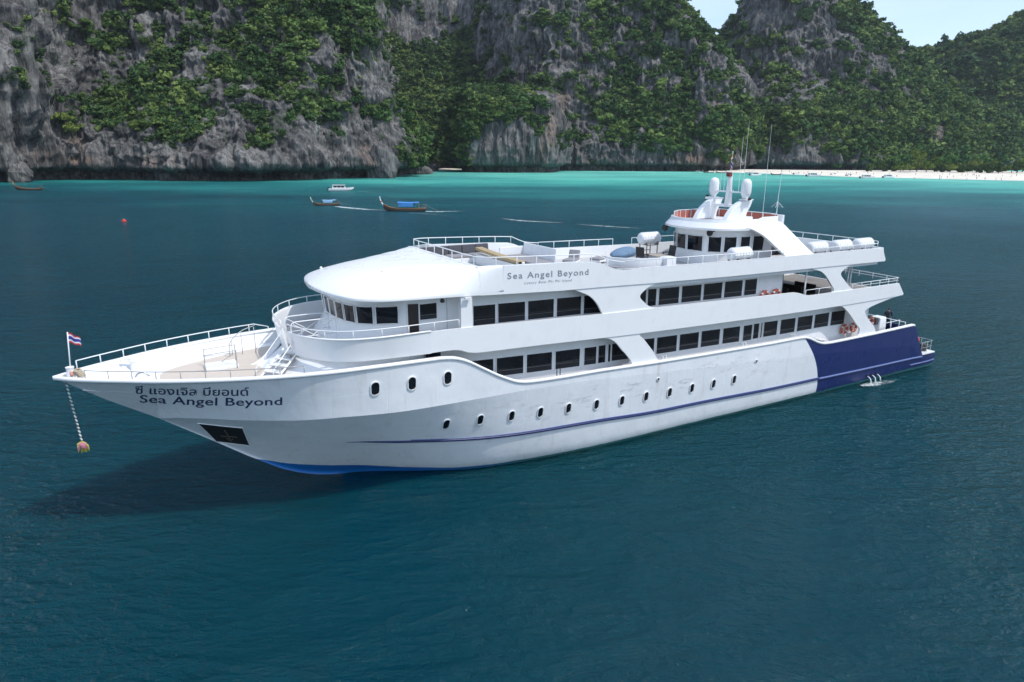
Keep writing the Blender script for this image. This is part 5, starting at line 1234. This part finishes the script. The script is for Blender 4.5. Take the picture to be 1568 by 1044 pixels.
beach(FR, [(p[0], 250, gD(*p)+w) for p, w in zip(FR, (70, 80, 100, 130, 170, 210, 220, 220, 220))])
FR2 = [(640, 260), (660, 260.5), (690, 260), (715, 259.0), (760, 258.6), (840, 258.6)]
beach(FR2, [(p[0], 250, gD(*p)+w) for p, w in zip(FR2, (100, 90, 90, 80, 70, 60))])
# foot rocks at the left headland
def boulder(name, loc, r, seed, label):
    R = np.random.default_rng(seed); rows = []
    P = []
    for i in range(11):
        th = math.pi*i/10
        for a in np.linspace(0, 2*math.pi, 16, endpoint=False): P.append((math.sin(th)*math.cos(a), math.sin(th)*math.sin(a), math.cos(th)))
    P = np.array(P); d = 1+.7*(fbm(P*1.3+seed, 3)-.5)+.35*(fbm(P*4+seed, 2, True)-.5); P = P*d[:, None]*np.array(r)
    o = MB().grid([list(map(tuple, P[i*16:(i+1)*16])) for i in range(11)], closed=True).build(name, ROCK)
    o.location = loc; return tag(o, label, 'rock')
p = at(27, 279); boulder('boulder', (p[0], p[1]+2, 3), (6.5, 5, 6.5), 3, 'rounded grey boulder at the waterline by the left cliff foot')
p = at(108, 262, gD(108, 275)); boulder('boulder', (p[0], p[1]+3, 15), (7.5, 7, 5), 8, 'pale block of fallen rock perched above the left waterline')
p = at(583, 272.5); boulder('boulder', (p[0], p[1]+3, 9), (10, 8, 13), 12, 'dark rounded rock stump at the tip of the left headland')
p = at(684, 258.5); boulder('boulder', (p[0], p[1]+25, 8), (17, 12, 13), 15, 'grey dome of rock beside the small sandy cove')
p = at(630, 266); boulder('boulder', (p[0], p[1]+8, 2), (8, 5, 3), 19, 'low dark rock ledge reaching into the water at the headland')
# trees that stand out above the beach and on the cliffs
TL = [leaf_material('tree leaves dark', (0.02, 0.042, 0.013), (0.035, 0.068, 0.02), (0.06, 0.10, 0.03)), leaf_material('tree leaves bright', (0.045, 0.08, 0.015), (0.085, 0.135, 0.025), (0.15, 0.19, 0.045)), leaf_material('tree leaves olive', (0.04, 0.055, 0.02), (0.085, 0.095, 0.03), (0.14, 0.14, 0.05))]
CROWNS = [[crown_mesh('crown', 300+10*k+j, 420, 8, .72, .15, True, TL[k]) for j in range(3)] for k in range(3)]
TRUNK = MB().tube([(0, 0, -.6), (.03, .02, .2), (-.02, 0, .6), (.0, .0, 1.05)], [.075, .055, .045, .03], 7).tube([(0, 0, .5), (.2, .1, .85)], [.035, .015], 5).tube([(0, 0, .55), (-.2, -.05, .9)], [.035, .015], 5).mesh('trunk', BARK, True)
def tree(loc, h, w, k, label, group):
    t = empty('tree', loc, random.uniform(0, 6.28), label, 'tree', group)
    o = link('trunk', TRUNK, t); o.scale = (h*.5, h*.5, h*.45)
    c = link('crown', random.choice(CROWNS[k]), t); c.location = (0, 0, h*.42); c.scale = (w, w, h*.62)
for i in range(26):
    px = 1338+i*10.2+random.uniform(-4, 4); row_ = i % 2; py = 268+3*(px-1338)/230
    D = gD(px, 273+4*(px-1338)/230)+random.uniform(150, 185)+row_*18; p = at(px, 240, D); h = random.uniform(8, 13)+row_*3.5
    k = 1 if px > 1370 and random.random() < .55 else 0
    tree((p[0], p[1], 1.0), h, random.uniform(4.5, 7), k, ['dark green tree in the row behind the white beach', 'light green tree in the row behind the white beach'][k], ['dark trees along the beach', 'light trees along the beach'][k])
for px, z, dd, k, lab in ((104, 34, 6, 1, 'bright yellow green tree highest on the rib at far left'), (112, 28, 5, 1, 'bright yellow green tree lower on the rib at far left'), (212, 30, 10, 1, 'light green round tree on the left cliff slope above the rust stained foot'), (228, 26, 8, 1, 'light green tree lowest in the left cliff thicket'), (378, 24, 8, 2, 'olive yellow tree on the ledge above the left notch'), (8, 34, 3, 1, 'bright green tree at the left edge of the cliff'), (330, 60, 40, 1, 'light green tree half way up the left cliff'), (1415, 14, 160, 1, 'yellowish tree above the beach under the pale rock scar')):
    D = gD(px, 276)+dd; p = at(px, 200, D); tree((p[0], p[1]-1, z-3), 8 if px < 1000 else 12, 4 if px < 1000 else 7, k, lab, None)
# ================================================================== BOATS
BWHITE = mat('boat white', (0.78, 0.78, 0.78), .3); BWOOD = painted('dark boat wood', (.085, .05, .035), .6, .3, 2); BWOODL = painted('boat wood', (.26, .15, .08), .6, .3, 2); BLUE = painted('blue awning', (.05, .22, .55), .7, .25, 1); BGREY = mat('boat grey', (.28, .29, .3), .5); BLUEL = painted('light blue awning', (.22, .40, .58), .7, .25, 1)
def hull_loft(secs, n=9):
    """secs: (x, half width, keel z, gunwale z)"""
    rows = []
    for x, b, k, g_ in secs:
        r_ = []
        for i in range(-n, n+1):
            u = i/n; a = abs(u); y = b*math.sin(min(1, a*1.25)*math.pi/2)*(1 if u >= 0 else -1); z = k+(g_-k)*a**2.2; r_.append((x, y, z))
        rows.append(r_)
    return rows
def longtail(px, py, rz, Lb, label, awn=BLUE, crew=True, engine=True, prowm=BWHITE, awning=True, D=None, dark=True):
    p = at(px, py) if D is None else at(px, py, D); s = Lb/11.0
    t = empty('longtail_boat', (p[0], p[1], 0), rz, label, 'boat', 'wooden longtail boats'); t.scale = (s, s, s)
    secs = [(-5.2, .55, .05, .75), (-4, .8, -.2, .68), (-2, .98, -.3, .62), (0, 1.02, -.3, .6), (2, .92, -.25, .68), (3.6, .62, -.1, .95), (4.6, .34, .2, 1.35), (5.2, .15, .65, 1.8)]
    rows = hull_loft(secs); h_ = MB().grid(rows).build('hull', BWOOD if dark else BWHITE, t, smooth=True)
    MB().tube([(r_[0][0], r_[0][1], r_[0][2]) for r_ in rows], .07, 5).tube([(r_[-1][0], r_[-1][1], r_[-1][2]) for r_ in rows], .07, 5).build('gunwale', BWOODL if dark else BGREY, h_, smooth=True)
    MB().grid([[(x, -b*.9, .25), (x, b*.9, .25)] for x, b, k, g_ in secs[:7]]).build('floor', BWOODL, h_)
    MB().tube(c3([(5.0, 0, 1.2), (5.6, 0, 2.0), (5.95, 0, 2.9), (6.0, 0, 3.5)], 4), [.16]*4+[.15]*4+[.13]*4+[.1], 7).build('prow_post', prowm, t, smooth=True)
    if awning:
        rows = [[(x, y, 1.95+.28*math.cos(y/1.05*1.3)+.05*math.sin(x*1.3)) for y in np.linspace(-1.05, 1.05, 9)] for x in np.linspace(-3.6, 1.7, 8)]
        aw = MB().grid(rows).grid([[(a_[0], a_[1], a_[2]-.05) for a_ in r_] for r_ in rows]).build('awning', awn, t, smooth=True)
        MB().grid([[(x, -1.06, 2.0), (x, -1.1, 1.15)] for x in np.linspace(-2.2, 1.4, 6)]).grid([[(x, 1.06, 2.0), (x, 1.1, 1.15)] for x in np.linspace(-2.2, 1.4, 6)]).build('side_curtain', awn, t)
        for x in (-3.5, -1.0, 1.6):
            for y in (-.98, .98): MB().tube([(x, y, .5), (x, y, 2.05)], .04, 5).build('awning_post', BWOODL, t)
    if engine: MB().box((-4.9, 0, 1.35), (.8, .5, .55)).tube([(-5.2, 0, 1.3), (-8.2, .1, .1)], .05, 5).tube([(-4.5, 0, 1.4), (-3.9, 0, 1.7)], .04, 5).build('engine', mat('engine metal', (.12, .12, .12), .5), t)
    for k, c_ in enumerate(((.5, .05, .05), (.6, .5, .1))): MB().lathe([(.17, 2.2+.2*k), (.24, 2.25+.2*k), (.24, 2.33+.2*k), (.17, 2.38+.2*k)], 8, 'z', (5.72+.1*k, 0, 0)).build('prow_ribbon', mat('ribbon cloth', c_, .8), t)
    return t
def speedboat(px, py, rz, Lb, label, cabin=True, stripe=None, group='white motor boats'):
    p = at(px, py); s = Lb/10.0
    t = empty('speedboat', (p[0], p[1], 0), rz, label, 'boat', group); t.scale = (s, s, s)
    secs = [(-5, 1.35, -.2, .95), (-3, 1.5, -.3, 1.0), (0, 1.5, -.3, 1.1), (2.5, 1.25, -.2, 1.25), (4, .75, .15, 1.4), (4.8, .25, .7, 1.5), (5.05, .04, 1.2, 1.52)]
    rows = hull_loft(secs); h_ = MB().grid(rows).add([rows[0][i] for i in range(19)], [tuple(range(19))]).build('hull', BWHITE, t, smooth=False, auto=.6)
    MB().grid([[(x, -b*.97, g_-.03), (x, b*.97, g_-.03)] for x, b, k, g_ in secs]).build('deck', BWHITE, t)
    if stripe: MB().tube([(r_[-1][0], r_[-1][1]*.99, r_[-1][2]-.25) for r_ in rows[:-1]], .07, 5).tube([(r_[0][0], r_[0][1]*.99, r_[0][2]-.25) for r_ in rows[:-1]], .07, 5).build('stripe', stripe, h_)
    if cabin:
        R_ = [(-3.6, 1.1, 1.0), (2.4, 1.05, 1.0), (1.2, .95, 2.2), (-3.4, 1.05, 2.25)]
        MB().add([(x, y*s_, z) for x, y, z in R_ for s_ in (-1, 1)], [(0, 2, 4, 6), (1, 7, 5, 3), (2, 3, 5, 4), (4, 5, 7, 6), (0, 6, 7, 1)]).build('cabin', BWHITE, t, bevel=.08)
        for s_ in (-1, 1):
            for k in range(3): MB().prism([(-3.0+1.55*k, 1.4), (-1.65+1.55*k, 1.4), (-1.7+1.5*k, 2.0), (-2.95+1.5*k, 2.0)], s_*1.12, s_*1.08).build('window', GLASS, t)
        MB().add([(2.25, -.9, 1.15), (2.25, .9, 1.15), (1.3, .8, 2.12), (1.3, -.8, 2.12)], [(0, 1, 2, 3)]).build('windscreen', GLASS, t)
        MB().box((-1.0, 0, 2.34), (5.2, 2.3, .12)).build('roof', BWHITE, t, bevel=.04)
    else:
        MB().box((-1.2, 0, 2.3), (3.6, 2.3, .08)).build('canopy', BWHITE, t, bevel=.03)
        for x in (-2.8, .4):
            for y in (-1.05, 1.05): MB().tube([(x, y, 1.0), (x, y, 2.3)], .05, 5).build('canopy_post', BGREY, t)
        MB().box((.4, 0, 1.4), (.8, 1.2, .8)).build('console', BGREY, t, bevel=.05)
    for y in (-.5, .5): MB().box((-5.2, y, .95), (.5, .4, 1.0), taper=.8).build('outboard_motor', BLACK, t, bevel=.05)
    return t
WESTW = math.pi
longtail(620, 323, WESTW+.05, 12.5, 'longtail boat with long blue awning under way, the larger of two with wakes')
longtail(500, 314.5, WESTW+.45, 8.5, 'smaller longtail boat with a white prow under way by the headland', BLUEL)
longtail(44, 291, WESTW-.1, 12.5, 'dark moored longtail boat without awning below the cliff at far left', awning=False, engine=True, prowm=BWOODL)
speedboat(523, 292, .06, 10.5, 'white cabin speedboat anchored off the left headland')
for i, (px, py, rz, Lb, kind, lab) in enumerate(((1157, 269, .3, 11, 0, 'white cabin boat nearest the flag mast off the beach'), (1148, 265.5, 2.7, 8, 1, 'small open boat just behind the white cabin boat off the beach'), (1222, 267, .2, 9, 1, 'open white boat left of the dark striped cabin boat'), (1246, 270.5, .15, 12, 2, 'white cabin boat with a dark stripe lying off the beach'), (1278, 268, .5, 9, 1, 'open boat just right of the dark striped cabin boat'), (1302, 269.5, .4, 9, 1, 'open boat between striped cabin boat and the red trimmed boat'), (1328, 273.3, .1, 11, 3, 'white boat with a red stripe in the shallows'), (1361, 272.5, .2, 10, 0, 'white cabin boat rightmost of those off the beach'), (1069, 263.5, 1.9, 8, 1, 'small open boat beached at the left end of the sand'))):
    speedboat(px, py, rz, Lb, lab, kind in (0, 2, 3), {2: NAVY, 3: RED}.get(kind))
for px, py, rz, lab in ((1188, 267.5, 3.3, 'dark longtail boat lying in front of the grey cliff foot'), (1104, 264.5, 3.0, 'dark longtail boat left of the ship mast at the sand'), (1085, 264.3, 2.9, 'dark longtail boat close to the rust coloured rock')):
    longtail(px, py, rz, 10, lab, BLUEL, awning=False)
# wakes
def wpath(*pp_): return [tuple(at(*q)[:2]) for q in pp_]
foam('wake_foam', wpath((514, 316), (532, 318), (560, 320.5), (590, 322)), (1.8, 3.4, 3.0, 1.8), (1.3, 1.2, .9, .35))
foam('wake_foam', wpath((652, 323.5), (668, 324), (690, 323.5), (715, 323)), (1.8, 3.2, 2.4, 1.4), (1.3, 1.1, .7, .15))
foam('wake_foam', wpath((625, 326), (660, 328), (705, 333)), (.8, 1.0, .8), (.45, .35, .05))
foam('wake_foam', wpath((766, 334), (800, 338), (860, 341)), (1.4, 2.6, 1.4), (.15, .9, .4))
foam('wake_foam', wpath((880, 343), (930, 346.5), (985, 350)), (1.3, 2.2, 1.2), (.2, .7, .15))
foam('wake_foam', wpath((548, 293), (565, 294), (585, 294.5)), (1, 1.4, 1), (.6, .5, .1))
foam('shore_foam', wpath(*[(p[0], p[1]+.25) for p in FR]), (2.5, 3, 3), (.8, .8, .8))
# red mooring buoy
p = at(190, 339); t = empty('mooring_buoy', (p[0], p[1], 0), 0, 'small red mooring buoy floating off the left cliff', 'buoy')
MB().lathe([(0, -.35), (.35, -.3), (.55, 0), (.5, .3), (.2, .5), (0, .52)], 14).build('float', mat('red float', (.55, .03, .03), .4), t, smooth=True)
MB().tube([(0, 0, .5), (0, 0, .8)], .06, 6).build('eye', STEEL, t)
# cooling water falling from the hull
for px, py in ((1327.5, 576), (1334.5, 574), (1342, 572.5)):
    x, z = hull_hit(px, py); y = hull_y(x, z)
    t = empty('water_jet', SHIP_M @ Vector((x, y, z)), SHIP_RZ, 'white jet of cooling water falling from the navy hull', 'water jet', 'cooling water jets')
    MB().tube([(0, 0, 0), (-.03, .14, -.04), (-.06, .26, -.16), (-.08, .33, -z-.05)], [.03, .035, .04, .06], 7).build('stream', mat('falling water', (.75, .8, .82), .3), t, smooth=True)
q = [SHIP_M @ Vector(v) for v in ((-18.9, 4.55, 0), (-19.8, 4.75, 0), (-21.2, 4.95, 0), (-22.4, 5.0, 0))]
foam('splash_foam', [(v.x, v.y) for v in q], (.4, .9, .7, .2), (.9, 1.2, .8, .2))
# ================================================================== PEOPLE ON THE BEACH
JB = [(0, 0, .95), (0, 0, 1.2), (0, 0, 1.42), (0, 0, 1.54), (0, 0, 1.68), (0, .1, .9), (.03, .12, .48), (0, .13, .05), (0, -.1, .9), (-.03, -.12, .48), (0, -.13, .05), (0, .22, 1.38), (.04, .3, 1.1), (.1, .3, .85), (0, -.22, 1.38), (.0, -.3, 1.1), (.06, -.3, .85)]
EB = [(0, 1), (1, 2), (2, 3), (3, 4), (0, 5), (5, 6), (6, 7), (0, 8), (8, 9), (9, 10), (2, 11), (11, 12), (12, 13), (2, 14), (14, 15), (15, 16)]
RB = [.15, .14, .16, .06, .1, .09, .07, .05, .09, .07, .05, .06, .045, .04, .06, .045, .04]
shirts = [('dark', (.03, .03, .05)), ('red', (.5, .05, .05)), ('white', (.75, .75, .75)), ('blue', (.06, .14, .4))]
PM = []
for nm, c_ in shirts:
    PM.append((nm, skin_person('body', JB, EB, RB, [mat('shirt '+nm, c_, .8), mat('shorts', (.05, .06, .1), .8), SKIN, HAIR], lambda c: 3 if c.z > 1.68 else 2 if (c.z > 1.5 or abs(c.y) > .26 or c.z < .55) else 1 if c.z < .98 else 0, sub=1)))
R = random.Random(11)
for i in range(46):
    px = R.choice([R.uniform(1195, 1330), R.uniform(1330, 1565), R.uniform(1400, 1560)]); fy = float(np.interp(px, [p[0] for p in FR], [p[1] for p in FR])); D = gD(px, fy)+R.uniform(-4, 70)
    p = at(px, 260, D); nm, me = PM[R.choices(range(4), (5, 2, 2, 1.5))[0]]
    zt = (D-gD(px, fy))/150.; z = 1.7*math.sin(min(1, max(0, zt))*1.5) if zt > 0 else -.4
    t = empty('person', (p[0], p[1], z), R.uniform(0, 6.28), 'tiny person in a %s top on the far white beach' % nm, 'person', 'people in %s tops on the beach' % nm)
    link('body', me, t)
# ================================================================== HAZE
hz = MB().box((0, 700, 158), (3600, 1900, 322)).build('haze', mat('haze air', (.8, .85, .9), 1)); tag(hz, kind='stuff')
ht = hz.data.materials[0].node_tree; ht.nodes.remove(ht.nodes['Principled BSDF'])
pv = ht.nodes.new('ShaderNodeVolumePrincipled'); pv.inputs['Color'].default_value = (.80, .88, 1.0, 1); pv.inputs['Density'].default_value = 0.00005; pv.inputs['Anisotropy'].default_value = 0.2
ht.links.new(pv.outputs[0], ht.nodes['Material Output'].inputs['Volume'])
